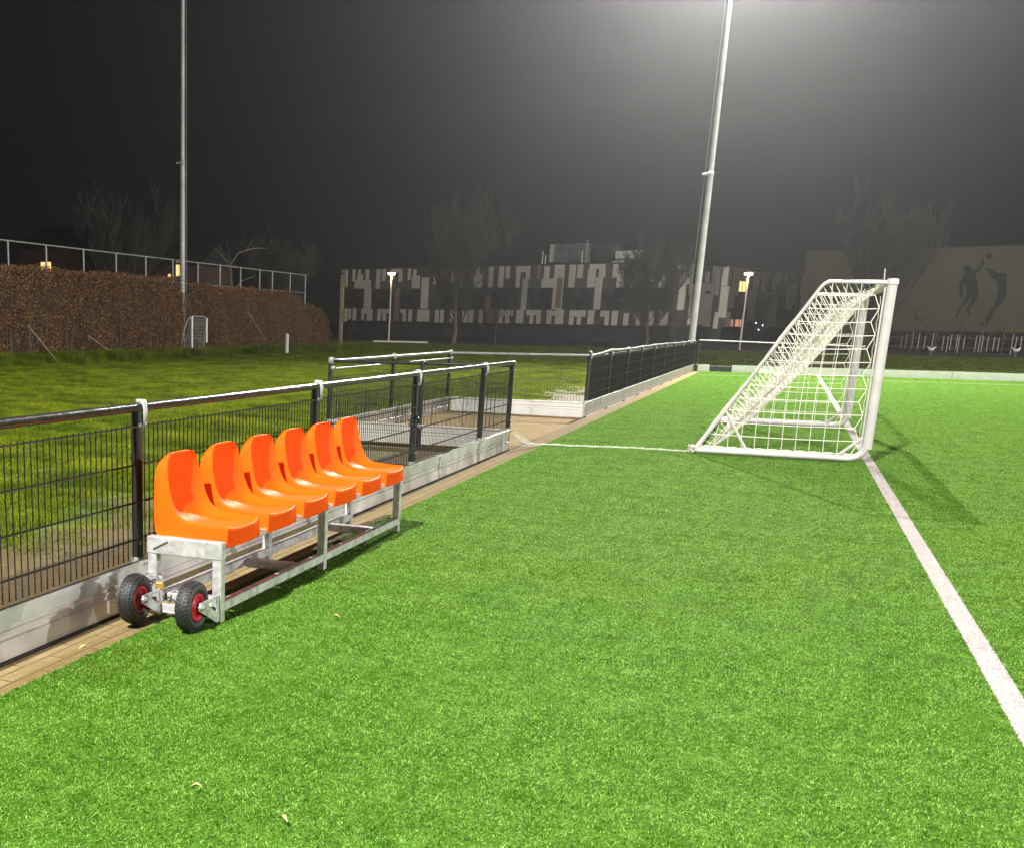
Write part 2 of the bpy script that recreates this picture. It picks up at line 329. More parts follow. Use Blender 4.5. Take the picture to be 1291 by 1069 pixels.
# ------------------------------------------------------------------ camera (measured from the photograph; the photo is an off-centre crop)
CAM_H = 1.5
PITCH, ROLL, YAW = math.radians(15.06), math.radians(-1.01), math.radians(-24.46)
F_PX, PPX, PPY = 1427.63, 317.65, 788.38
cy_, sy_, cp_, sp_, cr_, sr_ = math.cos(YAW), math.sin(YAW), math.cos(PITCH), math.sin(PITCH), math.cos(ROLL), math.sin(ROLL)
fw = Vector((sy_*cp_, cy_*cp_, -sp_)); rt = Vector((cy_, -sy_, 0)); dn = fw.cross(rt)
r2 = rt*cr_ + dn*sr_; d2 = rt*(-sr_) + dn*cr_
cd = bpy.data.cameras.new('camera'); cam = bpy.data.objects.new('camera', cd); COL.objects.link(cam)
cd.sensor_fit = 'HORIZONTAL'; cd.sensor_width = 36; cd.lens = F_PX / 1291 * 36
cd.shift_x = (645.5 - PPX) / 1291; cd.shift_y = (PPY - 534.5) / 1291
cd.clip_start = .05; cd.clip_end = 3000
mw = Matrix.Identity(4)
for i in range(3): mw[i][0] = r2[i]; mw[i][1] = -d2[i]; mw[i][2] = -fw[i]
mw[0][3], mw[1][3], mw[2][3] = 0, 0, CAM_H
cam.matrix_world = mw; S.camera = cam
def in_view(x, y, z, m=.12):
    c = Vector((x, y, z - CAM_H)); d = c.dot(fw)
    if d < .3: return False
    u = (PPX + F_PX * c.dot(r2) / d) / 1291; v = (PPY + F_PX * c.dot(d2) / d) / 1069
    return -m < u < 1 + m and -m < v < 1 + m

# ------------------------------------------------------------------ ground
def slab(name, poly, z0, z1, mat):
    m = MB(); m.prism(poly, lambda a, b, h: (a, b, z0 + h), z1 - z0); return tag(m.build(name, mat), kind='structure')
m = MB(); m.sheet([(-900, -900), (900, -900), (900, 900), (-900, 900)], -.06); tag(m.build('ground', M['lawn']), kind='structure')
m = MB(); m.sheet([(-150, 91), (60, 91), (60, 300), (-150, 300)], -.05); tag(m.build('asphalt_yard', M['asphalt']), kind='structure')
slab('pitch', [(-2.755, -30), (70, -30), (70, 45.0), (-2.755, 45.0)], -.05, 0, M['turf'])
slab('paving_strip', [(-3.03, -30), (-2.757, -30), (-2.757, 45.0), (-3.03, 45.0)], -.05, -.018, M['paver_strip'])
slab('paved_recess', [(-5.44, 14.43), (-3.034, 14.43), (-3.034, 20.3), (-5.44, 20.3)], -.05, -.018, M['paver'])
slab('path', [(-4.15, -30), (-3.075, -30), (-3.075, 14.35), (-4.15, 14.35)], -.055, -.03, M['paver_path'])
slab('kerb', [(-30.8, 90.6), (-26.6, 91.9), (-26.7, 92.1), (-30.9, 90.8)], -.05, .07, M['cap_white'])

def patch_mesh(name, size, n, hmin, hmax, wid, lean, mat, seed):
    """one square patch of grass blades (two-segment tapering ribbons)"""
    rng = np.random.default_rng(seed)
    x = rng.uniform(-size/2, size/2, n); y = rng.uniform(-size/2, size/2, n)
    h = rng.uniform(hmin, hmax, n); a = rng.uniform(0, 2*PI, n); b = rng.uniform(0, 2*PI, n)
    ln = h * np.abs(rng.normal(0, lean, n)); w = wid * rng.uniform(.7, 1.3, n)
    dx, dy = np.cos(a) * w / 2, np.sin(a) * w / 2; lx, ly = np.cos(b) * ln, np.sin(b) * ln
    V = np.zeros((n, 5, 3))
    V[:, 0] = np.stack([x-dx, y-dy, 0*x], 1); V[:, 1] = np.stack([x+dx, y+dy, 0*x], 1)
    V[:, 2] = np.stack([x+lx*.35-dx*.85, y+ly*.35-dy*.85, h*.6], 1); V[:, 3] = np.stack([x+lx*.35+dx*.85, y+ly*.35+dy*.85, h*.6], 1)
    V[:, 4] = np.stack([x+lx, y+ly, h*(1-.25*np.minimum(ln/h, 1.5))], 1)
    base = (np.arange(n) * 5)[:, None]
    F3 = np.concatenate([base + np.array([[0, 1, 3]]), base + np.array([[0, 3, 2]]), base + np.array([[2, 3, 4]])])
    me = bpy.data.meshes.new(name); me.from_pydata(V.reshape(-1, 3).tolist(), [], F3.tolist())
    at = me.attributes.new('rnd', 'FLOAT', 'POINT'); at.data.foreach_set('value', np.repeat(rng.uniform(0, 1, n), 5).astype(np.float32))
    me.materials.append(mat); return bpy.data.objects.new(name, me)

def scatter(name, pts, patches, smin, smax, label, cat):
    me = bpy.data.meshes.new(name); me.from_pydata(pts, [], [])
    o = bpy.data.objects.new(name, me); COL.objects.link(o)
    g = bpy.data.node_groups.new(name + '_spread', 'GeometryNodeTree')
    g.interface.new_socket('Geometry', in_out='INPUT', socket_type='NodeSocketGeometry')
    g.interface.new_socket('Geometry', in_out='OUTPUT', socket_type='NodeSocketGeometry')
    N = g.nodes.new; L = g.links.new
    gi = N('NodeGroupInput'); go = N('NodeGroupOutput')
    gti = N('GeometryNodeGeometryToInstance')
    for p in patches:
        oi = N('GeometryNodeObjectInfo'); oi.inputs['Object'].default_value = p; L(oi.outputs['Geometry'], gti.inputs[0])
    # each patch becomes one instance to pick from
    js = N('GeometryNodeJoinGeometry')
    g.nodes.remove(gti)
    for nd in [x for x in g.nodes if x.bl_idname == 'GeometryNodeObjectInfo']:
        q = N('GeometryNodeGeometryToInstance'); L(nd.outputs['Geometry'], q.inputs[0]); L(q.outputs[0], js.inputs[0])
    iop = N('GeometryNodeInstanceOnPoints'); L(gi.outputs[0], iop.inputs['Points']); L(js.outputs[0], iop.inputs['Instance'])
    iop.inputs['Pick Instance'].default_value = True
    ri = N('FunctionNodeRandomValue'); ri.data_type = 'INT'; ri.inputs[4].default_value = 0; ri.inputs[5].default_value = len(patches) - 1
    L(ri.outputs[2], iop.inputs['Instance Index'])
    rr = N('FunctionNodeRandomValue'); rr.data_type = 'INT'; rr.inputs[4].default_value = 0; rr.inputs[5].default_value = 3; rr.inputs['Seed'].default_value = 5
    mu = N('ShaderNodeMath'); mu.operation = 'MULTIPLY'; mu.inputs[1].default_value = PI / 2; L(rr.outputs[2], mu.inputs[0])
    cx = N('ShaderNodeCombineXYZ'); L(mu.outputs[0], cx.inputs[2]); L(cx.outputs[0], iop.inputs['Rotation'])
    rs = N('FunctionNodeRandomValue'); rs.data_type = 'FLOAT'; rs.inputs[2].default_value = smin; rs.inputs[3].default_value = smax; rs.inputs['Seed'].default_value = 9
    c2 = N('ShaderNodeCombineXYZ'); c2.inputs[0].default_value = 1; c2.inputs[1].default_value = 1; L(rs.outputs[1], c2.inputs[2]); L(c2.outputs[0], iop.inputs['Scale'])
    L(iop.outputs[0], go.inputs[0])
    md = o.modifiers.new('spread', 'NODES'); md.node_group = g
    return tag(o, label, cat, kind='stuff')

TP = .5
turf_p = [patch_mesh('turf_patch', TP, 6500, .006, .0145, .0030, 1.5, M['turf_blade'], 11 + k) for k in range(4)]
pts = []
for i in range(0, 40):
    for j in range(2, 90):
        x = -2.755 + TP * (i + .5); y = TP * (j + .5)
        if y < 45 - TP/2 and in_view(x, y, 0, .1): pts.append((x, y, -.002))
scatter('turf_fibres', pts, turf_p, .9, 1.15, 'bright green artificial turf fibres covering the pitch', 'artificial turf')
LP = .4
lawn_p = [patch_mesh('lawn_patch', LP, 480, .03, .075, .006, .8, M['lawn_blade'], 31 + k) for k in range(5)]
pts = []
rl = random.Random(4)
for i in range(0, 120):
    for j in range(5, 235):
        x = -4.4 - LP * i + rl.uniform(-.12, .12); y = LP * j + rl.uniform(-.12, .12)
        if 14.0 < y < 20.6 and x > -5.7: continue
        if y > 60 and (i + j) % 2: continue
        soil = 4.75 + .35*math.sin(y*.9) + .2*math.sin(y*2.3 + 1)
        if x > -soil - .35: continue
        if (x < -24.9 and y < 46) or y > 89: continue
        if in_view(x, y, 0, .06): pts.append((x, y, -.062))
for i in range(0, 60):
    for j in range(0, 70):
        x = -4.4 + .65 * i + rl.uniform(-.2, .2); y = 46.2 + .62 * j + rl.uniform(-.2, .2)
        if y < 90 and in_view(x, y, 0, .04): pts.append((x, y, -.062))
edge_p = [patch_mesh('edge_patch', .3, 150, .012, .045, .005, 1.0, M['lawn_blade'], 51 + k) for k in range(4)]
ed = []
for i in range(0, 8):
    for j in range(5, 160):
        x = -4.2 - .26*i + rl.uniform(-.1, .1); y = .28*j + rl.uniform(-.1, .1)
        if 14.0 < y < 20.6 and x > -5.7: continue
        if rl.random() < .12 + .13*i and in_view(x, y, 0, .06): ed.append((x, y, -.062))
scatter('edge_grass', ed, edge_p, .6, 1.4, 'thin short grass growing through the bare soil behind the fence', 'grass')
scatter('lawn_grass', pts, lawn_p, .6, 1.5, 'rough meadow grass of the lawn beyond the fence', 'grass')

tall_p = [patch_mesh('tall_patch', .5, 260, .12, .42, .010, .45, M['lawn_blade'], 71 + k) for k in range(3)]  # tall blades added to darken the hedge foot, standing in for the hedge's shadow
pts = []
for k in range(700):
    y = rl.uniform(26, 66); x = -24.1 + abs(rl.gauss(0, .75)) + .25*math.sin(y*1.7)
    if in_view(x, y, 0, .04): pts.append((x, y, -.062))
scatter('shade_grass', pts, tall_p, .5, 1.3, 'long grass added to darken the foot of the brown hedges like their shadow', 'grass')

# ------------------------------------------------------------------ fences
FX = -3.085          # the fence line along the pitch
RZ = 1.045          # rail height
def wire_panel(axis, c, a0, a1, z0, z1, name, parent, step=.05, flip=1):
    """double-wire mesh panel: axis 'y' runs along y at x=c, axis 'x' along x at y=c"""
    m = MB(); k = int(round((a1 - a0) / step)); st = (a1 - a0) / k
    P = (lambda a, d, z: (c + d, a, z)) if axis == 'y' else (lambda a, d, z: (a, c + d, z))
    for i in range(k + 1): m.rod(P(a0 + st*i, 0, z0), P(a0 + st*i, 0, z1), .0034, 4)
    nz = int((z1 - z0) / .2)
    for i in range(nz + 1):
        z = z1 - .012 - i * .2
        for d in (-.006, .006): m.rod(P(a0, d, z), P(a1, d, z), .0042, 4)
    return m.build(name, M['wire'], parent)
def fence_post(parent, x, y, top=1.03, clampy=True, towards=(0, 1), r=.030, bolts=True):
    x -= .005 if x < -2.9 else 0
    m = MB(); m.tube([(x, y, -.05), (x, y, top)], r, 16); m.lathe([(0, .008), (r*.7, .006), (r + .001, 0)], (x, y, top), 'z', 16)
    p = m.build('post', M['black'], parent)
    c = MB(); c.lathe([(r + .004, .0), (r + .006, .006), (r + .006, .05), (r + .004, .056)], (x, y, .19), 'z', 16)
    c.box((x + r*.5, y - .03, .2), (x + r + .02, y + .03, .225), .004)
    c.build('post_foot', M['clamp'], p)
    if clampy:
        k = MB(); tx, ty = towards
        k.tube([(x + tx*.02 + .012, y + ty*.015, RZ - .12), (x + .036, y + ty*.02, RZ - .06), (x + .034, y + ty*.025, RZ - .01), (x + .02, y + ty*.03, RZ + .028), (x - .015, y + ty*.03, RZ + .03)], [.010, .016, .018, .019, .014], 8)
        k.build('rail_clamp', M['clamp'], p)
    if bolts:
        for s in (-1, 1):
            for zb in (.955, .33):
                b = MB(); b.lathe([(0, .012), (.009, .011), (.011, .003), (.014, 0)], (x + r, y + s*.028, zb), 'x', 10); b.build('bolt', M['clamp'], p)
    return p
BOARD_PROF = [(0, -.005), (0, .085), (-.010, .092), (-.010, .106), (-.004, .112), (-.004, .126), (-.010, .132), (-.010, .144), (0, .152), (0, .216), (.012, .220), (.012, .236), (-.017, .236), (-.017, -.005)]
def kickboard(parent, axis, c, a0, a1, mat, side=1, name='kickboard'):
    m = MB()
    if axis == 'y': to3 = lambda a, b, h: (c + side*a, a0 + h, b)
    else: to3 = lambda a, b, h: (a0 + h, c + side*a, b)
    m.prism(BOARD_PROF, to3, a1 - a0); o = m.build(name, mat, parent)
    import bmesh
    bm = bmesh.new(); bm.from_mesh(o.data); bmesh.ops.recalc_face_normals(bm, faces=bm.faces); bm.to_mesh(o.data); bm.free()
    return o
def joint_strip(parent, axis, c, a, mat, side=1):
    m = MB()
    if axis == 'y': m.box((c, a - .02, 0), (c + side*.008, a + .02, .214), .003)
    else: m.box((a - .02, c, 0), (a + .02, c + side*.008, .214), .003)
    return m.build('joint_strip', mat, parent)

# near run, behind the bench
F1 = thing('pitch_fence', (FX, 5.16, 0), 'black wire mesh fence with a top rail right behind the orange bench', 'fence')
posts1 = [-.1, 2.60, 5.28, 7.85, 10.38, 13.02]
for y in posts1: fence_post(F1, FX - .005, y)
fence_post(F1, FX - .005, 14.5, clampy=False)
for a, b in zip(posts1, posts1[1:] + [14.5]):
    m = MB(); m.tube([(FX, a + .01, RZ), (FX, b + .005, RZ)], .024, 14); m.build('top_rail', M['railtop'], F1)
    wire_panel('y', FX + .012, a + .04, b - .04, .245, .962, 'mesh_panel', F1)
m = MB(); m.lathe([(0, .03), (.022, .028), (.027, .018), (.027, 0), (.025, -.03)], (FX, 14.52, RZ), 'y', 14); m.build('rail_end_cap', M['clamp'], F1)
for a, b in ((-3, 2.2), (2.2, 7.0), (7.0, 11.2), (11.2, 14.4)):
    o = kickboard(F1, 'y', -3.046, a + .004, b - .004, M['alu'])
joint_strip(F1, 'y', -3.046, 7.0, M['galv']); joint_strip(F1, 'y', -3.046, 11.2, M['galv']); joint_strip(F1, 'y', -3.046, 14.0, M['alu_white'])
m = MB(); m.box((-3.075, -3, -.05), (-3.040, 14.42, -.008)); m.build('seal_strip', M['dirt'], F1)
m = MB()
for k in range(2): m.lathe([(.03, -.012), (.042, -.006), (.042, .006), (.03, .012)], (FX - .012, 10.38, .62 - k*.035), 'z', 14)
m.tube([(FX - .03, 10.34, .65), (FX + .02, 10.34, .665), (FX + .04, 10.38, .64), (FX + .045, 10.41, .60)], .008, 6)
m.build('gate_strap', M['rubber'], F1)

# the U-shaped fence round the paved recess
F2 = thing('recess_fence', (-5.3, 17.2, 0), 'low mesh fence with pale boards round the paved recess beyond the bench', 'fence')
RX0, RY0, RY1 = -5.45, 14.36, 20.3
for (x, y) in ((RX0, RY0), (RX0, 17.05), (RX0, RY1), (-4.2, RY0)):
    fence_post(F2, x, y, 1.03, False, bolts=False)
for (a, b) in (((RX0, RY0), (RX0, RY1)), ((RX0, RY1), (FX, 20.6)), ((RX0, RY0), (FX, 14.45))):
    m = MB(); m.tube([(*a, 1.0), (*b, 1.01)], .022, 10); m.build('top_rail', M['railtop'] if a[1] == RY0 and b[1] < 15 else M['rail_grey'], F2)
m = MB(); m.tube([(RX0 + .03, RY0 + .1, .90), (RX0 + .03, RY1 - .1, .91)], .012, 8); m.build('lower_rail', M['rail_grey'], F2)
for (x, y) in ((RX0, RY0), (RX0, 17.05), (RX0, RY1)):
    m = MB(); m.lathe([(.036, -.03), (.042, -.02), (.042, .03), (.03, .05), (0, .055)], (x, y, 1.0), 'z', 12); m.build('rail_clamp', M['clamp'], F2)
    m = MB(); m.lathe([(0, -.03), (.026, -.02), (.032, 0), (.026, .02), (0, .03)], (x + .04, y - .04, .91), 'z', 10); m.build('rail_bracket', M['clamp'], F2)
wire_panel('y', RX0 + .01, RY0 + .05, 17.0, .245, .80, 'mesh_panel', F2); wire_panel('y', RX0 + .01, 17.1, RY1 - .05, .245, .80, 'mesh_panel', F2)
wire_panel('x', RY1 + .01, RX0 + .05, FX - .06, .245, .80, 'mesh_panel', F2)
wire_panel('x', RY0 - .01, RX0 + .05, FX - .06, .245, .80, 'mesh_panel', F2)
kickboard(F2, 'y', RX0 + .03, RY0 + .04, RY1 - .04, M['grey_board'])
kickboard(F2, 'x', RY1, RX0 + .06, -3.95, M['alu_white'], -1); kickboard(F2, 'x', RY1, -3.93, -3.07, M['alu_white'], -1)
joint_strip(F2, 'x', RY1 - .001, -3.94, M['galv'], -1)
kickboard(F2, 'x', RY0, RX0 + .06, -3.10, M['grey_board'], -1)

# far run, up to the tall mast
F3 = thing('pitch_fence', (FX, 20.2, 0), 'long dark mesh fence running from the recess corner to the tall lit mast', 'fence')
posts3 = [20.7, 23.3, 26.0, 28.5, 31.3, 34.2, 37.0, 39.8, 42.6, 45.0]
for y in posts3: fence_post(F3, FX - .005, y, 1.04, True, bolts=False)
rz = [1.0, 1.06, 1.05, 1.06, 1.07, 1.07, 1.06, 1.05, 1.06, 1.06]
for k in range(9):
    a, b = posts3[k], posts3[k+1]
    m = MB(); m.tube([(FX, a, rz[k]), (FX, (a+b)/2, (rz[k]+rz[k+1])/2 - .01), (FX, b, rz[k+1])], .022, 10); m.build('top_rail', M['rail_grey'], F3)
    wire_panel('y', FX + .012, a + .04, b - .04, .24, .97, 'mesh_panel', F3)
    # the wind screen netting tied to the outside of the mesh
m = MB(); m.box((FX - .034, 20.76, .22), (FX - .022, 44.95, 1.0)); m.build('screen_netting', M['wire'], F3)
for a, b in ((20.32, 21.1), (21.1, 28.3), (28.3, 36.6), (36.6, 45.0)):
    kickboard(F3, 'y', -3.046, a + .004, b - .004, M['grey_board'])
for y in (21.1, 28.3, 36.6): joint_strip(F3, 'y', -3.046, y, M['cap_white'])

# far end: pale boards and a thin rail across
F4 = thing('pitch_fence', (0, 45.1, 0), 'thin rail above long pale boards across the far end of the pitch', 'fence')
for a, b in ((-2.9, -2.5), (-1.75, 2.4), (2.42, 5.1), (5.12, 11.5), (11.52, 20)):
    kickboard(F4, 'x', 45.1, a, b, M['cap_white'], -1)
m = MB(); m.box((-2.48, 45.08, -.02), (-1.77, 45.16, .20), .02); m.build('gate_sill', M['rubber'], F4)
joint_strip(F4, 'x', 45.1, 5.11, M['galv'], -1)
fence_post(F4, -2.95, 45.16, 1.05, False, bolts=False, r=.05)
for x in (2.4,): fence_post(F4, x, 45.2, 1.0, False, bolts=False)
m = MB(); m.tube([(-2.95, 45.18, 1.08), (2.4, 45.18, .98)], .022, 8); m.build('top_rail', M['fence_grey'], F4)
wire_panel('x', 45.2, -2.9, 2.35, .24, .92, 'mesh_panel', F4, .1)

# ------------------------------------------------------------------ the bench on wheels
BX0, BX1, BY0, BY1 = -2.895, -2.470, 5.04, 8.07
B = thing('dugout_bench', ((BX0+BX1)/2, (BY0+BY1)/2, 0), 'galvanised wheeled bench carrying six orange plastic bucket seats in a row', 'bench')
FT = .405
for x in (BX0, BX1 - .05):
    for y in (BY0, 6.50, BY1 - .05):
        m = MB(); m.box((x, y, .0), (x + .05, y + .05, FT - .031), .003); m.build('leg', M['galv'], B)
for x in (BX0, BX1 - .05):
    m = MB(); m.box((x + .001, BY0 + .052, FT - .030), (x + .047, BY1, FT - .002), .003); m.build('seat_rail', M['galv'], B)
m = MB(); m.box((BX0 - .004, BY0 - .004, FT - .078), (BX1 + .004, BY0 + .05, FT + .012), .004); m.build('end_beam', M['galv'], B)
m = MB(); m.tube([(BX0 + .035, BY0 - .006, FT - .05), (BX0 + .12, BY0 - .006, FT - .005)], .006, 6); m.build('weld_bead', M['clamp'], B)
for y in (6.505, BY1 - .045):
    m = MB(); m.box((BX0 + .052, y, FT - .05), (BX1 - .052, y + .04, FT - .004), .003); m.build('cross_beam', M['galv'], B)
for x in (BX0, BX1 - .05):
    m = MB(); m.box((x + .002, BY0 + .052, .055), (x + .048, 6.498, .105), .003); m.box((x + .002, 6.552, .055), (x + .048, BY1 - .052, .105), .003)
    m.build('base_rail', M['galv'], B)
for y in (BY0 + .10, 6.14, 7.55):
    m = MB(); m.box((BX0 + .052, y, .05), (BX1 - .052, y + .07, .10), .004); m.build('base_cross_bar', M['galv'], B)
m = MB(); m.box((BX0 - .01, BY0 - .02, .02), (BX1 - .06, BY0 + .052, .034), .003); m.box((BX0 + .05, BY0 - .02, .036), (BX1 - .06, BY0 - .012, .07), .002); m.build('base_plate', M['galv'], B)
# wheels
def wheel(cx, cyy, bracket_x):
    r, hw = .128, .042; cz = .126
    m = MB(); prof = []
    for k in range(25):
        an = -PI*.93 + 2*PI*.93*k/24
        prof.append((r - .033 + .033*math.cos(an), hw*math.sin(an)))
    m.lathe(prof, (cx, cyy, cz), 'x', 48); w = m.build('wheel', M['rubber'], B)
    t = MB()
    for k in range(40):           # tread blocks
        for row, off in ((-.028, 0), (-.014, .5), (0, 0), (.014, .5), (.028, 0)):
            an = 2*PI*(k + off)/40; rr = r - .033 + .033*math.sqrt(1 - (row/hw)**2) - .0035
            c = Vector((cx + row, cyy + rr*math.cos(an), cz + rr*math.sin(an))); rad = Vector((0, math.cos(an), math.sin(an))); tn = Vector((0, -math.sin(an), math.cos(an)))
            ax = (Vector((1, 0, 0)) - rad * (row/hw) * 0).normalized(); vs = []
            for q in (0, .0055):
                for (u, v) in ((-1, -.4), (0, -1), (1, -.4), (1, .4), (0, 1), (-1, .4)):
                    vs.append(c + rad*q + ax*u*.0062 + tn*v*.0075)
            t.add(vs, [[6, 7, 8, 9, 10, 11]] + [[i, (i+1) % 6, 6 + (i+1) % 6, 6 + i] for i in range(6)])
    t.build('tread', M['rubber'], w)
    k = MB(); k.lathe([(.066, -.018), (.066, .014), (.070, .030), (.069, .036), (.061, .035), (.054, .022), (.030, .020), (.024, .032), (.010, .034), (0, .034)], (cx, cyy, cz), 'x', 32); k.build('rim', M['red'], w)
    k = MB(); k.tube([(cx + .03, cyy, cz), (bracket_x + .012, cyy, cz)], .010, 10)
    k.lathe([(0, .018), (.012, .016), (.016, .006), (.019, .004), (.019, 0)], (bracket_x + .005, cyy, cz), 'x', 12); k.build('axle', M['clamp'], w)
    # triangular bracket plate with a triangular hole
    b = MB(); ya, za = cyy, cz; yl = BY0 - .001
    out = [(ya - .022, za + .004), (ya - .012, za + .024), (yl, za + .026), (yl, .012), (yl - .032, .012), (ya - .016, za - .016)]
    hole = [(ya + .078, za + .002), (ya + .084, za + .005), (yl - .030, za + .005), (yl - .030, .078), (yl - .038, .070), (ya + .074, za - .008)]
    n = 6
    vs = [(bracket_x + d, y, z) for d in (0, .005) for y, z in out] + [(bracket_x + d, y, z) for d in (0, .005) for y, z in hole]
    fs = []
    for i in range(n):
        j = (i + 1) % n
        fs += [[i, j, 12 + j, 12 + i], [6 + i, 18 + i, 18 + j, 6 + j], [i, 6 + i, 6 + j, j], [12 + i, 12 + j, 18 + j, 18 + i]]
    b.add(vs, fs); b.build('wheel_bracket', M['galv'], w)
wheel(-2.532, 4.840, -2.482)
wheel(-2.862, 4.850, -2.812)
# seats
def seat_mesh():
    R_ = [(.425, .074), (.30, .077), (.205, .082), (.150, .098), (.112, .140), (.086, .22), (.066, .31), (.057, .368), (.054, .402), (.050, .420)]
    C_ = [(.440, .060), (.30, .044), (.205, .040), (.130, .056), (.072, .118), (.046, .22), (.034, .31), (.034, .368), (.040, .405), (.046, .424)]
    T_ = [(.420, 0), (.30, 0), (.19, 0), (.075, 0), (0, .02), (0, .19), (0, .29), (.004, .35), (.012, .385), (.020, .405)]
    R_ = [(x, z + .033) for x, z in R_]; C_ = [(x*.72 + rx*.28, (z + .033)*.75 + rz_*.25) for (x, z), (rx, rz_) in zip(C_, R_)]
    T_ = [(x, z + (.033 if z > .1 else 0)) for x, z in T_]
    W_ = [.192, .200, .203, .203, .202, .196, .187, .176, .156, .105]
    U = [-1, -.985, -.965, -.93, -.88, -.78, -.55, -.28, 0, .28, .55, .78, .88, .93, .965, .985, 1]
    rows = []
    def row(i, lip=False):
        R, C, T, w = R_[i], C_[i], T_[i], W_[i]; r = []
        for s in (-1,):
            r.append((T[0], -(w + .010 if i < 8 else w), T[1]))
            r.append((R[0]*.75 + T[0]*.25, -(w + .006 if i < 8 else w), R[1]*.75 + T[1]*.25))
        for u in U:
            g = min(1., max(0., (abs(u) - .66) / .25)); g = g*g*(3 - 2*g)
            q = 1.0 if abs(u) < .94 else 1 - .0
            dz = .011*math.exp(-((abs(u) - .955)/.022)**2) - (.004 if abs(u) > .99 else 0)
            b = .020*(1 - u*u) if i == 0 else 0
            x = C[0]*(1-g) + R[0]*g + b*.6; z = C[1]*(1-g) + R[1]*g
            nx, nz = (0, 1) if i < 3 else ((1, 0) if i > 4 else (.7, .7))
            r.append((x + nx*dz, u*w, z + nz*dz))
        r.append((R[0]*.75 + T[0]*.25, (w + .006 if i < 8 else w), R[1]*.75 + T[1]*.25)); r.append((T[0], (w + .010 if i < 8 else w), T[1]))
        return r
    r0 = row(0)
    def shift(f): return [f(*p) for p in r0]
    n = len(r0)
    def uu(k): return max(-1, min(1, (U[min(max(k-2, 0), len(U)-1)])))
    rows.append([(.424 + .020*(1 - uu(k)**2)*.8, p[1], 0) for k, p in enumerate(r0)])
    rows.append([(.427 + .020*(1 - uu(k)**2)*.8, p[1], p[2]*.45) for k, p in enumerate(r0)])
    rows.append([(max(p[0], .428 + .020*(1 - uu(k)**2)*.8) if 1 < k < n-2 else .428, p[1], p[2] - .008 if 1 < k < n-2 else p[2]) for k, p in enumerate(r0)])
    rows.append([(p[0] - .004, p[1], p[2] + .001) if 1 < k < n-2 else (p[0] - .006, p[1], p[2]) for k, p in enumerate(r0)])
    rows.append([(p[0] - .016, p[1], p[2] + .001) if 1 < k < n-2 else (p[0] - .014, p[1], p[2]) for k, p in enumerate(r0)])
    rows.append([(p[0] - .034, p[1], p[2] - .006*(1 - abs(uu(k))**4)) if 1 < k < n-2 else (p[0] - .034, p[1], p[2]) for k, p in enumerate(r0)])
    mid0 = [tuple((a + b)/2 for a, b in zip(p, q)) for p, q in zip(rows[-1], row(1))]
    rows.append(mid0)
    for i in range(1, 10): rows.append(row(i))
    last = rows[-1]
    rows.append([(p[0]*.4 + .008, p[1]*.98, p[2] - .004) if 1 < k < n-2 else p for k, p in enumerate(last)])
    rows.append([(.002, p[1]*.97, p[2] - .03) if 1 < k < n-2 else (p[0]-.012, p[1], p[2]-.02) for k, p in enumerate(last)])
    vs = [p for r in rows for p in r]; fs = []
    for i in range(len(rows) - 1):
        for j in range(n - 1): fs.append([i*n + j, i*n + j + 1, (i+1)*n + j + 1, (i+1)*n + j])
    # rear skin
    me = bpy.data.meshes.new('seat'); me.from_pydata(vs, [], fs); me.materials.append(M['orange'])
    for p in me.polygons: p.use_smooth = True
    import bmesh
    bm = bmesh.new(); bm.from_mesh(me); bmesh.ops.recalc_face_normals(bm, faces=bm.faces); bm.to_mesh(me); bm.free()
    me.update(); cr = me.attributes.new('crease_edge', 'FLOAT', 'EDGE'); nrow = len(rows)
    val = []
    for e in me.edges:
        (i, j), (p, q) = divmod(e.vertices[0], n), divmod(e.vertices[1], n); c = 0.
        if j == q and j in (2, n - 3) and 2 <= min(i, p) and max(i, p) <= nrow - 3: c = .75
        if i == p == 2 and 2 <= j <= n-3 and 2 <= q <= n-3: c = .6
        if j == q and j in (1, 2, n-3, n-2) and max(i, p) <= 2: c = .5
        val.append(c)
    cr.data.foreach_set('value', val); return me
sm_ = seat_mesh()
for k in range(6):
    o = bpy.data.objects.new('seat', sm_); COL.objects.link(o)
    o.location = (-2.890, 5.295 + .5135*k, FT - .026); o.parent = B; o.matrix_parent_inverse = B.matrix_basis.inverted()
    a = o.modifiers.new('thick', 'SOLIDIFY'); a.thickness = .005; a.offset = -1
    a = o.modifiers.new('round', 'SUBSURF'); a.levels = 2; a.render_levels = 2
# padlock and chain on the front left leg
pl = thing('padlock', (-2.80, 5.02, .14), 'small brass padlock on a short chain beside the left wheel of the bench', 'padlock')
m = MB(); m.box((-2.835, 5.005, .145), (-2.79, 5.03, .185), .005); m.build('lock_body', M['brass'], pl)
m = MB(); m.tube([(-2.825, 5.018, .18), (-2.825, 5.018, .205), (-2.8125, 5.018, .215), (-2.80, 5.018, .205), (-2.80, 5.018, .18)], .004, 6); m.build('shackle', M['clamp'], pl)
m = MB()
for k in range(9):
    an = k/8*PI*1.25 - .4; c = Vector((-2.872 + .045*math.cos(an)+.01, 5.062 - .056*math.sin(an), .215 + .012*math.sin(k*2.2)))
    d = Vector((-math.sin(an), -math.cos(an), .2 if k % 2 else -.2)).normalized(); e = d.cross(Vector((0, 0, 1))).normalized() if k % 2 else Vector((0, 0, 1))
    m.tube([c + d*.013*math.cos(q*PI/4) + e*.008*math.sin(q*PI/4) for q in range(9)], .0032, 5, False)
m.build('chain', M['clamp'], pl)

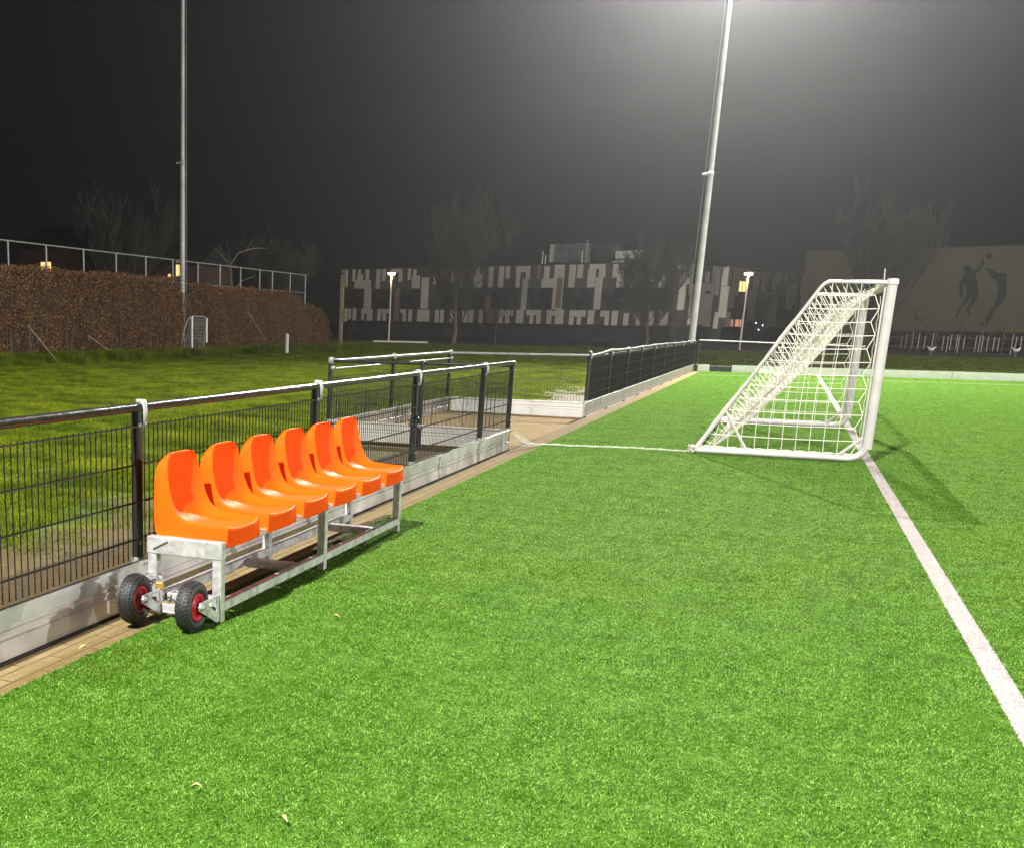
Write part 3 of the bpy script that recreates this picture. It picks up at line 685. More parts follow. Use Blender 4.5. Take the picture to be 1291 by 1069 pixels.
# ------------------------------------------------------------------ the goal
GX, GY0, GY1, GT = .985, 15.18, 20.42, 2.035
GB, TBX = -.90, .285
G_ = thing('football_goal', (GX, (GY0+GY1)/2, 0), 'white portable football goal with a sagging white net on the goal line', 'goal')
for y in (GY0, GY1):
    m = MB(); m.tube([(GX, y, .17), (GX, y, GT - .005)], .052, 20); p = m.build('post', M['white_goal'], G_)
    k = MB(); k.box((GX - .078, y - .018, .2), (GX - .058, y + .018, GT - .05), .004); k.build('net_track', M['white_goal'], p)
    k = MB(); k.tube([(GX, y, GT - .02), (GX, y, GT + .035), (GX, y, GT + .045)], [.060, .060, .046], 20); k.build('corner_cap', M['white_goal'], p)
    pts = [(GB, y, .048), (GX - .20, y, .048)] + [(GX - .20 + .20*math.sin(a), y, .048 + .20*(1 - math.cos(a))) for a in [PI/2*q/7 for q in range(1, 8)]]
    m = MB(); m.tube(pts, [.034]*2 + [.036, .038, .041, .044, .046, .049, .051], 14); m.build('base_bar', M['white_goal'], G_)
    m = MB(); m.tube([(GX, y, GT - .005), (TBX + .06, y, GT + .012), (TBX, y, GT - .02), (TBX - .04, y, GT - .075)], .020, 10); m.build('top_arm', M['white_goal'], G_)
    m = MB(); m.tube([(TBX - .04, y, GT - .075), (GB + .04, y, .10), (GB, y, .06)], .020, 10); m.build('diagonal_stay', M['white_goal'], G_)
    m = MB(); m.tube([(-.595, y, .53), (-.31, y, .07)], .019, 8); m.build('short_brace', M['white_goal'], G_)
    m = MB(); m.tube([(GX - .30, y + .0, .075), (GX - .055, y, .30)], .020, 8); m.build('corner_gusset', M['white_goal'], G_)
m = MB(); m.tube([(GX, GY0, GT - .005), (GX, GY1, GT - .005)], .050, 20); m.build('crossbar', M['white_goal'], G_)
m = MB(); m.tube([(GB, GY0, .05), (GB, GY1, .05)], .030, 12); m.build('back_bar', M['white_goal'], G_)
m = MB(); m.tube([(GX - .09, GY0, GT + .02), (GX - .098, GY0 - .005, GT + .10), (GX - .10, GY0 - .005, GT + .15)], .0065, 6); m.build('net_hook', M['white_goal'], G_)

# nets: one for the back and roof, one for each side
def side_path(t):
    """roof arm then diagonal, t in 0..1"""
    A_, B_, C_ = Vector((GX - .06, 0, GT + .02)), Vector((TBX, 0, GT + .01)), Vector((GB - .01, 0, .07))
    l1, l2 = (B_-A_).length, (C_-B_).length; d = t*(l1+l2)
    return A_.lerp(B_, d/l1) if d < l1 else B_.lerp(C_, (d-l1)/l2)
def mid_path(t):
    A_, C_ = Vector((GX - .06, 0, GT + .0)), Vector((GB + .22, 0, .02)); p = A_.lerp(C_, t)
    p.z -= .16*math.sin(PI*t)*(.6 + .4*t); p.x += .05*math.sin(PI*t); p.z = max(p.z, .015); return p
def net_pt(t, v):
    w = (4*v*(1-v)) ** .24; w = w*(.93 + .07*math.sin(v*19 + t*3))
    p = side_path(t).lerp(mid_path(t), min(1, w)); return (p.x, GY0 + .03 + (GY1-GY0-.06)*v, p.z + .010*math.sin(v*31 + t*17))
rn = random.Random(3)
nr, nc = 44, 84
m = MB()
grid = [[Vector(net_pt(i/nr, j/nc)) + Vector((rn.uniform(-.003, .003), 0, rn.uniform(-.003, .003))) for j in range(nc+1)] for i in range(nr+1)]
for i in range(nr+1): m.tube(grid[i], .0044, 3, False, False)
for j in range(nc+1): m.tube([grid[i][j] for i in range(nr+1)], .0044, 3, False, False)
for j in (0, nc): m.tube([grid[i][j] for i in range(nr+1)], .008, 4, False, False)
m.build('back_net', M['net'], G_)
for y, sgn in ((GY0, 1), (GY1, -1)):
    m = MB(); st = .150
    zs = [.10 + st*k for k in range(14) if .10 + st*k < GT]
    def diag_x(z): return GB + (TBX - GB) * (z - .06) / (GT - .08)
    def wob(x, z): return .035*math.sin((x+1)*1.6)*math.sin(z*1.6)*sgn
    for z in zs:
        xa = diag_x(z); n = 14; xe = GX - (.095 if int(round((z-.1)/st)) % 2 else .16)
        m.tube([(xa + (xe-xa)*q/n, y + wob(xa + (xe-xa)*q/n, z), z - .012*math.sin(PI*q/n)) for q in range(n+1)], .0045, 3, False, False)
    x = GX - .16; first = True
    while x > GB + .05:
        zt = min(GT + .0, .06 + (x - GB) / (TBX - GB) * (GT - .08)); n = 14
        if not first: m.tube([(x - .012*math.sin(PI*q/n*2), y + wob(x, .09 + (zt-.09)*q/n), .09 + (zt-.09)*q/n) for q in range(n+1)], .0045, 3, False, False)
        first = False; x -= st
    # scalloped front edge hooked to the post
    zz = [.10 + st*k for k in range(13)]
    m.tube([(GX - (.095 if k % 2 else .16), y + .004, z) for k, z in enumerate(zz)], .0055, 4, False, False)
    m.tube([(GX - .085 - .02*abs(math.sin(k*PI/2 + .4)), y, .16 + st*k*.5) for k in range(24)], .004, 3, False, False)
    # wavy bottom edge lashed to the base bar
    m.tube([(GB + .05 + k*.0755, y, .095 + (.012 if k % 2 else 0)) for k in range(23)], .006, 4, False, False)
    m.build('side_net', M['net'], G_)
m = MB(); rr = random.Random(8)
for k in range(16):
    c = Vector((GB - .02, GY0 - .01, .06)); m.tube([c + Vector((rr.uniform(-.07, .05), rr.uniform(-.05, .05), rr.uniform(-.05, .06))) for q in range(4)], .006, 4, False)
m.build('net_knot', M['net'], G_)

# the net cord lying on the turf between the goal and the fence end
m = MB(); rr = random.Random(2)
def cord_pt(t):
    x = GB - .05 + (-2.74 - GB + .05)*t; return Vector((x, 15.13 + .10*math.sin(t*5) + .022*math.sin(t*37) + .012*math.sin(t*83) - .16*t + .12*t*t, .024))
for s in range(2):
    m.tube([cord_pt(k/160) + Vector((0, .011*math.cos(k*1.1 + s*3.1), .008*math.sin(k*1.1 + s*3.1) + .002)) for k in range(161)], .0034, 4, False)
for k in range(60):
    c = cord_pt(rr.random()); m.tube([c, c + Vector((rr.uniform(-.04, .04), rr.uniform(-.04, .04), rr.uniform(0, .02)))], .004, 3, False)
for k in range(11):     # frayed bunch of netting up to the board end
    a_ = Vector((-3.0 + rr.uniform(0, .03), 14.42 + rr.uniform(-.06, .06), rr.uniform(.05, .22))); b_ = Vector((-2.74 + rr.uniform(-.12, .03), 15.05 + rr.uniform(-.12, .06), .012))
    md_ = a_.lerp(b_, .5) + Vector((rr.uniform(-.04, .04), rr.uniform(-.05, .05), -.05 + rr.uniform(-.02, .03))); md_.z = max(md_.z, .0)
    m.tube([a_, md_, b_], .0028, 3, False)
tag(m.build('net_cord', M['net']), 'frayed white cord lying on the turf from goal corner to fence end', 'cord')
# fallen leaves
def leaf(x, y, rot, L, label):
    m = MB(); vs = []
    for i in range(7):
        t = i/6; w = L*.22*math.sin(PI*min(.98, t*.93 + .05)); z = .022 + .008*math.sin(t*PI)
        a = Vector((L*(t-.5), 0)); 
        for s, dz in ((-1, .010), (0, 0), (1, .010)):
            px_, py_ = L*(t-.5), s*w; vs.append((x + px_*math.cos(rot) - py_*math.sin(rot), y + px_*math.sin(rot) + py_*math.cos(rot), z + dz*(w/L*4)))
    fs = []
    for i in range(6):
        for j in range(2): fs.append([i*3+j, i*3+j+1, i*3+j+4, i*3+j+3])
    m.add(vs, fs); tag(m.build('fallen_leaf', M['leaf_dry']), label, 'leaf', 'dry leaves fallen on the turf')
leaf(-1.58, 3.06, .3, .040, 'small pale dry leaf on the foreground turf, leftmost near the bottom edge')
leaf(-1.23, 2.96, -.35, .038, 'thin pale dry leaf on the foreground turf, lowest of the scattered leaves')
leaf(-1.96, 5.36, .2, .045, 'tan dry leaf on the turf just right of the bench wheels')
leaf(-2.79, 4.26, .8, .05, 'yellowish dry leaf at the turf edge by the paving near the left side')
# ------------------------------------------------------------------ floodlight masts
def mast(x, y, h, rb, rtop, label, lit, aim, hc):
    rungs = 1.3
    T = thing('floodlight_mast', (x, y, 0), label, 'floodlight mast')
    m = MB(); m.tube([(x, y, -.05), (x, y, hc)], [rb, rb*.82], 20); m.tube([(x, y, hc), (x, y, h)], [rb*.72, rtop], 20); m.build('pole', M['mast'], T)
    m = MB(); m.lathe([(rb*.74, -.12), (rb*.90, -.10), (rb*.92, .05), (rb*.74, .08)], (x, y, hc), 'z', 20)
    m.box((x - rb - .18, y - .05, hc - .06), (x - rb*.7, y + .05, hc + .02), .01); m.build('collar', M['mast'], T)
    m = MB(); sd = 1 if not lit else -1
    m.tube([(x + sd*(rb + .10), y - .02, 2.0), (x + sd*(rb*.45 + .10), y - .02, h - .5)], .007, 5)
    for k in range(0 if lit else int(h*1.4)):
        z = 2.2 + k*.70
        if z < h - .5: m.rod((x, y - .02, z), (x + sd*(rb*(1 - .5*z/h) + .12), y - .02, z), .007, 5)
    m.build('safety_cable', M['mast'], T)
    m = MB(); m.box((x - 1.4, y - .06, h - .06), (x + 1.4, y + .06, h + .06), .01); m.build('lamp_crossarm', M['mast'], T)
    for dx in (-1.1, 0, 1.1):
        a = Vector((aim[0] - x - dx, aim[1] - y, -h)).normalized(); u = a.cross(Vector((0, 0, 1))).normalized(); w = u.cross(a)
        c = Vector((x + dx, y, h + .18)) + a*.25
        def bx(u0, u1, w0, w1, a0, a1):
            q = MB(); q.add([c + u*p*1 + w*r + a*s for s in (a0, a1) for (p, r) in ((u0, w0), (u1, w0), (u1, w1), (u0, w1))], [[3,2,1,0],[4,5,6,7],[0,1,5,4],[1,2,6,5],[2,3,7,6],[3,0,4,7]]); return q
        lh = bx(-.34, .34, -.24, .24, -.16, .0).build('lamp_head', M['mast'], T)
        bx(-.30, .30, -.20, .20, .003, .010).build('lamp_glass', M['flood_glow'] if lit else M['sch_glass'], lh)
    return T
mast(-3.50, 49.2, 18.0, .132, .055, 'tall floodlight mast with glowing lamps rising behind the fence corner', True, (12, 22), 7.2)
mast(-25.0, 46.8, 17.0, .130, .075, 'tall unlit floodlight mast with a safety cable behind the gap in the hedge', False, (12, 22), 8.1)

# ------------------------------------------------------------------ hedges
def leaf_cloud(rng, P, size, lo=.6, hi=1.4):
    """one folded quad per leaf, returns verts, faces, rnd"""
    n = len(P); a = rng.normal(size=(n, 3)); a /= np.linalg.norm(a, axis=1)[:, None]
    b = rng.normal(size=(n, 3)); b -= a * (a*b).sum(1)[:, None]; b /= np.linalg.norm(b, axis=1)[:, None]
    s = size * rng.uniform(lo, hi, n)[:, None]
    V = np.stack([P - a*s*.5, P + b*s*.32, P + a*s*.5, P - b*s*.32], 1).reshape(-1, 3)
    F = (np.arange(n)*4)[:, None] + np.array([[0, 1, 2, 3]])
    return V, F, np.repeat(rng.uniform(0, 1, n), 4)
def cloud_obj(name, V, F, R, mat, parent):
    me = bpy.data.meshes.new(name); me.from_pydata(V.tolist(), [], F.tolist())
    at = me.attributes.new('rnd', 'FLOAT', 'POINT'); at.data.foreach_set('value', R.astype(np.float32)); me.materials.append(mat)
    o = bpy.data.objects.new(name, me); COL.objects.link(o)
    if parent: o.parent = parent; o.matrix_parent_inverse = parent.matrix_basis.inverted()
    return o
def hedge(x0, x1, y0, y1, top, n, seed, label, name='beech_hedge', mat='hedge_leaf', size=.060):
    rng = np.random.default_rng(seed); T = thing(name, ((x0+x1)/2, (y0+y1)/2, 0), label, 'hedge')
    yy = rng.uniform(y0, y1, n*3); xx = rng.uniform(x0, x1, n*3); tt = np.array([top(v) for v in yy]); zz = rng.uniform(.0, 1, n*3) * tt
    wav = .16*np.sin(yy*1.9 + seed) * np.sin(zz*2.3) + .10*np.sin(yy*5.1) * np.sin(zz*4.7 + 1)
    dep = np.minimum.reduce([x1 - xx, tt - zz + .05, yy - y0, y1 - yy])
    keep = rng.uniform(0, 1, n*3) < np.exp(-np.maximum(dep, 0) / .16)
    clump = .65 + .5*np.sin(yy*7.3 + 2*np.sin(zz*5)) * np.sin(zz*8.1 + 1.7*np.sin(yy*4))
    keep &= rng.uniform(0, 1, n*3) < .40 + .6*clump
    P = np.stack([xx + wav*(xx > (x0+x1)/2) + rng.normal(0, .05, n*3), yy + rng.normal(0, .04, n*3), zz + np.abs(rng.normal(0, .05, n*3)) * (tt - zz < .2)], 1)[keep]
    V, F, R = leaf_cloud(rng, P, size); cloud_obj('foliage', V, F, R, M[mat], T)
    m = MB(); ys = np.linspace(y0 + .2, y1 - .2, 14)
    for a, b in zip(ys, ys[1:]):
        ta, tb = top(a) - .25, top(b) - .25
        m.add([(x0 + .3, a, -.05), (x1 - .34, a, -.05), (x1 - .34, b, -.05), (x0 + .3, b, -.05), (x0 + .3, a, ta), (x1 - .34, a, ta), (x1 - .34, b, tb), (x0 + .3, b, tb)],
              [[0,3,2,1],[4,5,6,7],[1,2,6,5],[3,0,4,7],[0,1,5,4],[2,3,7,6]])
    m.cur = 1; r = random.Random(seed)
    for k in range(int((y1-y0)*3)):
        y = r.uniform(y0, y1); x = x1 - r.uniform(.0, .3); h = min(top(y)*.9, r.uniform(.6, 2.6)); lean = r.uniform(-.35, .35)
        m.tube([(x, y, -.05), (x + r.uniform(-.05, .08), y + lean*.4, h*.5), (x + r.uniform(-.02, .12), y + lean, h)], [.022, .015, .006], 4, False)
    m.build('inner_twigs', [M['hedge_core'], M['bark']], T)
    return T
hedge(-25.6, -24.0, 26, 44.9, lambda y: 3.12 + .05*math.sin(y*1.3) + .04*math.sin(y*4.1), 190000, 5, 'long clipped brown beech hedge on the left, nearer the camera than the other')
def top2(y):
    if y < 47.4: return 2.55
    if y < 58.5: return 2.98 + .07*math.sin(y*1.2)
    return 2.98 - (y - 58.5) * .20
hedge(-26.0, -24.6, 44.6, 64.2, top2, 150000, 6, 'farther brown beech hedge sloping down at its right end')
hedge(6.6, 40, 107.2, 108.4, lambda y: 1.5, 26000, 8, 'low dark hedge along the foot of the ochre hall wall', 'low_hedge', 'hedge_core', .2)

# ball-stop fence behind the hedges
BF = thing('ball_fence', (-26.2, 50, 0), 'tall grey tube fence standing up behind the brown hedges', 'fence')
ys = [30.6, 33.1, 35.6, 38.0, 40.6, 43.1, 45.6, 48.1, 50.6, 53.0, 55.4, 57.8, 59.5, 62.0, 64.3]
for y in ys:
    m = MB(); m.tube([(-26.2, y, -.05), (-26.2, y, 4.14)], .038, 8); m.build('post', M['fence_grey'], BF)
for z, a in ((4.15, 25), (3.16, 25)):
    m = MB(); m.tube([(-26.2, a, z), (-26.2, 64.3, z - .05)], .03 if z > 4 else .018, 8); m.build('rail', M['fence_grey'], BF)
# the old pole with a box by the hedge end
T = thing('signal_post', (-23.0, 62, 0), 'grey timber post with a small box beside the end of the farther hedge', 'post')
m = MB(); m.box((-23.12, 61.9, -.05), (-22.94, 62.1, 3.9), .02); m.build('post_shaft', M['wood'], T)
m = MB(); m.box((-22.94, 61.92, 3.35), (-22.74, 62.08, 4.28), .03); m.box((-22.94, 61.9, 1.5), (-22.7, 62.1, 2.2), .03); m.build('box', M['wood'], T)
# stakes
def stake(a, b, label):
    m = MB(); m.tube([a, b], [.03, .022], 6); m.lathe([(0, .02), (.09, .015), (.11, 0), (.08, -.03)], (b[0], b[1], -.02), 'z', 10)
    tag(m.build('wooden_stake', M['wood']), label, 'stake', 'stakes leaning from the hedges to the grass')
stake((-23.6, 33.0, 1.20), (-22.7, 33.5, -.06), 'leaning pale stake with a flat foot at the left of the nearer hedge')
stake((-23.7, 36.9, .85), (-23.0, 38.2, -.06), 'leaning stake half way along the foot of the nearer hedge')
stake((-24.0, 46.1, .75), (-23.3, 46.7, -.06), 'leaning stake beside the small white goal frame in the hedge gap')
stake((-24.0, 51.6, 1.9), (-23.6, 53.0, .5), 'slanting pole poking out of the farther hedge')
m = MB(); m.box((-22.27, 52.32, -.06), (-22.15, 52.44, .86), .015); m.lathe([(0, .05), (.06, .02), (.075, 0)], (-22.21, 52.38, .86), 'z', 10)
tag(m.build('marker_post', M['cap_white']), 'short white post standing on the grass before the farther hedge', 'post')
# small white goal frame in the gap
T = thing('small_goal', (-23.9, 46, 0), 'small old white goal frame with torn net in the gap between the hedges', 'goal')
gx_ = -23.75
for y, h in ((45.35, 1.62), (46.75, 1.55)):
    m = MB(); m.tube([(gx_, y, .25 if y < 46 else .5), (gx_, y, h)], .045, 8); m.build('post', M['cap_white'], T)
    sg = -.45 if y < 46 else .35
    m = MB(); m.tube([(gx_, y, h), (gx_ - .1, y + sg*.45, h - .12), (gx_ - .25, y + sg*.8, h*.55), (gx_ - .35, y + sg, -.05)], .026, 8); m.build('back_tube', M['fence_grey'], T)
m = MB(); m.tube([(gx_, 45.35, 1.62), (gx_, 46.4, 1.62), (gx_, 46.75, 1.55)], .035, 8); m.build('crossbar', M['fence_grey'], T)
m = MB(); r = random.Random(12)
for k in range(22): m.rod((gx_ - .06, 45.3 + k*.068, 1.55), (gx_ - .35 + r.uniform(-.1, .1), 45.1 + k*.085 + r.uniform(-.08, .08), .0), .008, 3)
for k in range(14): m.rod((gx_ - .06 - k*.02, 45.3 - k*.012, 1.5 - k*.11), (gx_ - .06 - k*.02, 46.8 + k*.012, 1.5 - k*.11 + r.uniform(-.08, .05)), .007, 3)
m.build('torn_net', M['fence_grey'], T)

# ------------------------------------------------------------------ bare trees
def bare_tree(x, y, h, spread, label, seed, trunk_h=.22, up=.55, n1=9, thick=.16, group='bare trees beyond the lawn', twig=.022, levels=3, name='bare_tree'):
    r = random.Random(seed); T = thing(name, (x, y, 0), label, 'tree', group)
    tr = MB(); cr = MB()
    pts = [Vector((x, y, -.1))]; k = 9
    for i in range(1, k+1):
        pts.append(Vector((x + r.uniform(-.03, .03)*h*.5, y + r.uniform(-.03, .03)*h*.5, h*.86*i/k)))
    tr.tube(pts, [thick*(1 - .93*(i/k)**.8) for i in range(k+1)], 7)
    def grow(p, d, L, rad, lev):
        seg = [p]; q = p.copy(); dd = d.copy(); ns = 4
        for i in range(ns):
            dd = (dd + Vector((r.uniform(-.22, .22), r.uniform(-.22, .22), r.uniform(-.05, .22) + up*.16))).normalized(); q = q + dd*L/ns; seg.append(q.copy())
        cr.tube(seg, [max(twig*.55, rad*(1 - .75*i/ns)) for i in range(ns+1)], 4 if lev < 2 else 3, False, False)
        if lev >= levels: return
        nb = (8, 7, 5, 3)[min(lev, 3)]
        for i in range(nb):
            t = r.uniform(.25, 1.0)*ns; a = int(min(t, ns - .01)); b = seg[a].lerp(seg[a+1], t - a)
            az = r.uniform(0, 2*PI); side = Vector((math.cos(az), math.sin(az), up*r.uniform(.6, 1.6)))
            grow(b, (dd*.55 + side*.75).normalized(), L*r.uniform(.38, .62), max(twig, rad*.5), lev+1)
    for i in range(n1):
        t = trunk_h + (1 - trunk_h)*(i + r.random())/n1*.92; z = h*.86*t; a = min(int(t*k), k-1); b = pts[a].lerp(pts[a+1], t*k - a)
        az = i*2.4 + r.uniform(-.4, .4); prof = math.sin(PI*min(1, (t - trunk_h)/(1 - trunk_h)*.72 + .26))
        d = Vector((math.cos(az), math.sin(az), up*r.uniform(.8, 1.9))).normalized()
        grow(b, d, spread*prof*r.uniform(.8, 1.2)*(1 + up*.35), thick*.34*(1 - .6*t), 0 if levels > 2 else 1)
    tr.build('trunk', M['bark'], T); o = cr.build('crown', M['twig'], T)
    return T
bare_tree(-45.4, 76.5, 7.6, 3.7, 'rounded bare tree behind the left hedge, left of the unlit mast', 21, .2, .55, 20, .2)
bare_tree(-38.2, 88, 6.3, 3.3, 'faint low bare tree behind the farther hedge, right of the branching tree', 22, .15, .5, 18, .18)
bare_tree(-24.4, 91.5, 9.0, 3.8, 'tall bare tree in front of the left half of the striped school', 23, .1, .7, 22, .2)
bare_tree(-10.9, 103, 6.8, 3.2, 'dense bare tree before the school, left of the glowing mast', 24, .08, .6, 20, .16)
bare_tree(6.7, 111, 7.2, 4.4, 'tall bare tree with upright twigs beside the ochre hall, behind the goal', 25, .08, .8, 26, .22, twig=.028)
bare_tree(-21.5, 93.5, 3.0, 1.7, 'low bare bush at the foot of the tall tree before the school', 26, .02, .5, 10, .05, 'bare bushes before the school', .02, 2, 'bare_bush')
bare_tree(-8.6, 100.5, 2.6, 1.8, 'low bare bush left of the fence corner before the school', 27, .02, .4, 10, .05, 'bare bushes before the school', .02, 2, 'bare_bush')
T = thing('pollard_tree', (-27.2, 56.4, 0), 'small crooked tree with one curving pale branch above the farther hedge', 'tree')
m = MB(); m.tube([(-27.2, 56.4, -.1), (-27.15, 56.4, 2.4), (-27.3, 56.5, 3.8), (-27.6, 56.6, 4.6)], [.12, .10, .07, .02], 7); m.build('trunk', M['bark'], T)
m = MB(); m.tube([(-27.25, 56.45, 3.5), (-27.35, 56.55, 4.3), (-27.1, 57.0, 4.95), (-26.6, 57.8, 5.2), (-26.2, 58.6, 5.25)], [.075, .06, .05, .04, .02], 6)
m.tube([(-27.2, 56.4, 2.9), (-26.9, 57.0, 3.5), (-26.5, 57.9, 3.8)], [.05, .035, .02], 5)
for (a, b, c) in (((-27.5, 56.55, 4.4), (-27.9, 56.2, 5.0), (-28.1, 55.8, 5.2)), ((-27.35, 56.55, 4.3), (-27.4, 56.4, 5.0), (-27.5, 56.3, 5.6)), ((-26.8, 57.4, 5.1), (-26.6, 57.5, 5.5), (-26.5, 57.6, 5.8))): m.tube([a, b, c], [.03, .02, .008], 4)
m.build('crown', M['bark'], T)

# ------------------------------------------------------------------ street lamps
def street_lamp(x, y, h, label):
    T = thing('street_lamp', (x, y, 0), label, 'street lamp', 'street lamps by the school')
    m = MB(); m.tube([(x, y, -.06), (x, y, h)], [.085, .055], 10); m.build('pole', M['street_pole'], T)
    m = MB(); m.lathe([(.05, -.05), (.34, .10), (.36, .16), (.12, .24), (0, .26)], (x, y, h + .04), 'z', 16); hd = m.build('lamp_head', M['street_pole'], T)
    m = MB(); m.lathe([(0, -.10), (.22, -.05), (.30, .06), (.30, .085)], (x, y, h + .03), 'z', 16); m.build('lamp_glass', M['lamp_glow'], hd)
    ld = bpy.data.lights.new('street_light', 'POINT'); ld.energy = 260; ld.color = (1, .72, .40); ld.shadow_soft_size = .3
    lo = bpy.data.objects.new('street_light', ld); COL.objects.link(lo); lo.location = (x, y - .1, h - .25)
street_lamp(-29.86, 91.7, 5.25, 'lit street lamp on a pale pole before the left end of the school')
street_lamp(-3.33, 94.8, 5.35, 'lit street lamp between the floodlight mast and the goal')

# ------------------------------------------------------------------ the school with a striped facade
P1, P2, P3 = Vector((-50.1, 134.3)), Vector((-10.6, 120.8)), Vector((4.0, 157.0))
SCH = thing('school_building', (-20, 125, 0), 'long low school with vertical pale stripes and dark window bands', 'building')
m = MB(); m.prism([tuple(P1), tuple(P2), tuple(P3), (-2, 175), (-45, 160)], lambda a, b, h: (a, b, 1.6 + h), 5.98); m.build('wall', M['sch_dark'], SCH)
def inset(p, d, a, b):
    u = (b - a).normalized(); return p + Vector((-u.y, u.x)) * d
m = MB(); m.prism([tuple(P1 + Vector((.3, .5))), tuple(P2 + Vector((-.1, .5))), tuple(P3 + Vector((-.6, 0))), (-2.5, 174), (-44.5, 159)], lambda a, b, h: (a, b, -.06 + h), 1.66); m.build('plinth', M['plinth'], SCH)
m = MB(); m.prism([tuple(P1 + Vector((-.05, -.12))), tuple(P2 + Vector((.05, -.14))), tuple(P3 + Vector((.12, 0))), (-2, 175.1), (-45.1, 160.1)], lambda a, b, h: (a, b, 7.585 + h), .10); m.build('roof_edge', M['plinth'], SCH)
def face(a, b):
    u = (b - a).normalized(); nrm = Vector((u.y, -u.x))
    return lambda s, z, d: (a.x + u.x*s + nrm.x*d, a.y + u.y*s + nrm.y*d, z)
W1, W2 = face(P1, P2), face(P2, P3)
def panel(m, W, r, d):
    s0, z0, s1, z1 = r
    vs = [W(s, z, q) for q in (.004, d) for s, z in ((s0, z0), (s1, z0), (s1, z1), (s0, z1))]
    m.add(vs, [[4,5,6,7],[0,1,5,4],[1,2,6,5],[2,3,7,6],[3,0,4,7]])
m = MB(); L1 = (W1, P2 - P1); 
for i, r in enumerate(SCH_ST): panel(m, W1, (max(.05, r[0]), r[1], r[2], min(7.57, r[3])), .05 + .0011*(i % 11))
for i, r in enumerate(SCH_ST2): panel(m, W2, (r[0], r[1], r[2], min(7.57, r[3])), .05 + .0011*(i % 11))
m.build('pale_cladding', M['sch_light'], SCH)
m = MB()
for r in SCH_RED: panel(m, W1, (r[0], r[1], r[2], min(7.57, r[3])), .068)
for r in SCH_RED2: panel(m, W2, (r[0], r[1], r[2], min(7.57, r[3])), .068)
m.build('reddish_cladding', M['sch_red'], SCH)
for r in SCH_WIN:
    m = MB(); panel(m, W1, r, .03); w = m.build('window', M['sch_glass'], SCH)
    k = MB(); n = 3
    for q in range(n+1):
        s = r[0] + (r[2]-r[0])*q/n; panel(k, W1, (s - .04, r[1], s + .04, r[3]), .045)
    panel(k, W1, (r[0], r[1] - .05, r[2], r[1] + .02), .046); k.build('window_frame', M['plinth'], w)
for i, r in enumerate(SCH_LIT):
    m = MB(); panel(m, W2, r, .04); m.build('lit_window', M['warm'] if i == 0 else M['pink'], SCH)
    k = MB()
    for q in range(3):
        s = r[0] + (r[2]-r[0])*q/2; panel(k, W2, (s - .06, r[1], s + .06, r[3]), .05)
    k.build('window_frame', M['plinth'], SCH)
def rbox(name, W, s0, z0, s1, z1, d0, d1, mat):
    m = MB(); vs = [W(s, z, -q) for q in (d0, d1) for s, z in ((s0, z0), (s1, z0), (s1, z1), (s0, z1))]
    m.add(vs, [[0,1,2,3],[7,6,5,4],[0,4,5,1],[1,5,6,2],[2,6,7,3],[3,7,4,0]]); return m.build(name, mat, SCH)
rbox('rooftop_unit', W1, 27.6, 7.9, 31.0, 9.75, 1.5, 4.5, M['roof_metal']); rbox('rooftop_unit', W1, 26.95, 7.95, 27.58, 9.72, 1.6, 4.2, M['sch_light'])
rbox('rooftop_unit', W1, 31.5, 7.7, 33.6, 9.7, 2.5, 5, M['plinth'])
m = MB()
for s, h in ((26.6, 9.0), (26.95, 8.6), (31.15, 8.9)): m.tube([W1(s, 7.6, -.8), W1(s, h, -.8)], .07, 6)
m.tube([W1(31.3, 7.6, -1.4), W1(31.3, 10.0, -1.4)], .03, 6); m.build('vent_pipe', M['sch_light'], SCH)
m = MB(); n = 22
for q in range(n):
    s0 = 34.6 + 2.95*q/n; panel(m, lambda s, z, d: W1(s, z, d - 1.2 - (.04 if q % 2 else 0)), (s0, 8.12, s0 + 2.95/n, 8.85), .05)
m.build('roof_light_band', M['cap_white'], SCH); rbox('roof_light_box', W1, 34.6, 7.6, 37.55, 8.84, 1.25, 3.5, M['roof_metal'])
m = MB(); c = W1(35.1, 7.62, -.9); m.lathe([(.75, 0), (.7, .15), (.45, .27), (0, .32)], c, 'z', 16); m.build('roof_dome', M['sch_light'], SCH)

# ------------------------------------------------------------------ the sports hall with two painted players
H1, H2 = Vector((0.5, 123.7)), Vector((17.0, 118.1)); hu = (H2 - H1).normalized(); HE = H1 + hu*46; hn = Vector((-hu.y, hu.x))
HALL = thing('sports_hall', (17, 121, 0), 'ochre sports hall wall with two dark leaping players painted on it', 'building')
m = MB(); m.prism([tuple(H1), tuple(HE), tuple(HE + hn*18), tuple(H1 + hn*18)], lambda a, b, h: (a, b, -.06 + h), 8.66); m.build('wall', M['hall'], HALL)
m = MB(); m.prism([tuple(H1 - hn*.06 - hu*.06), tuple(HE - hn*.06), tuple(HE + hn*18), tuple(H1 + hn*18 - hu*.06)], lambda a, b, h: (a, b, 8.602 + h), .12); m.build('roof_edge', M['plinth'], HALL)
WH = face(H1, H2)
ball = [(14.95 + .27*math.cos(q*PI/6), 7.91 + .27*math.sin(q*PI/6)) for q in range(12)]
hand = [(14.86, 6.98), (14.80, 7.35), (14.92, 7.45), (15.02, 7.0)]
legp = [(9.75, 3.6), (9.95, 3.4), (10.2, 2.75), (10.75, 2.55), (10.7, 2.42), (10.1, 2.5)]
for poly in (MUR1, MUR2, ball, legp):
    m = MB(); m.prism(poly, lambda a, b, h: WH(a, b, .004 + h), .012); o = m.build('mural_figure', M['mural'], HALL)
    import bmesh
    bm = bmesh.new(); bm.from_mesh(o.data); bmesh.ops.triangulate(bm, faces=bm.faces); bmesh.ops.recalc_face_normals(bm, faces=bm.faces); bm.to_mesh(o.data); bm.free()
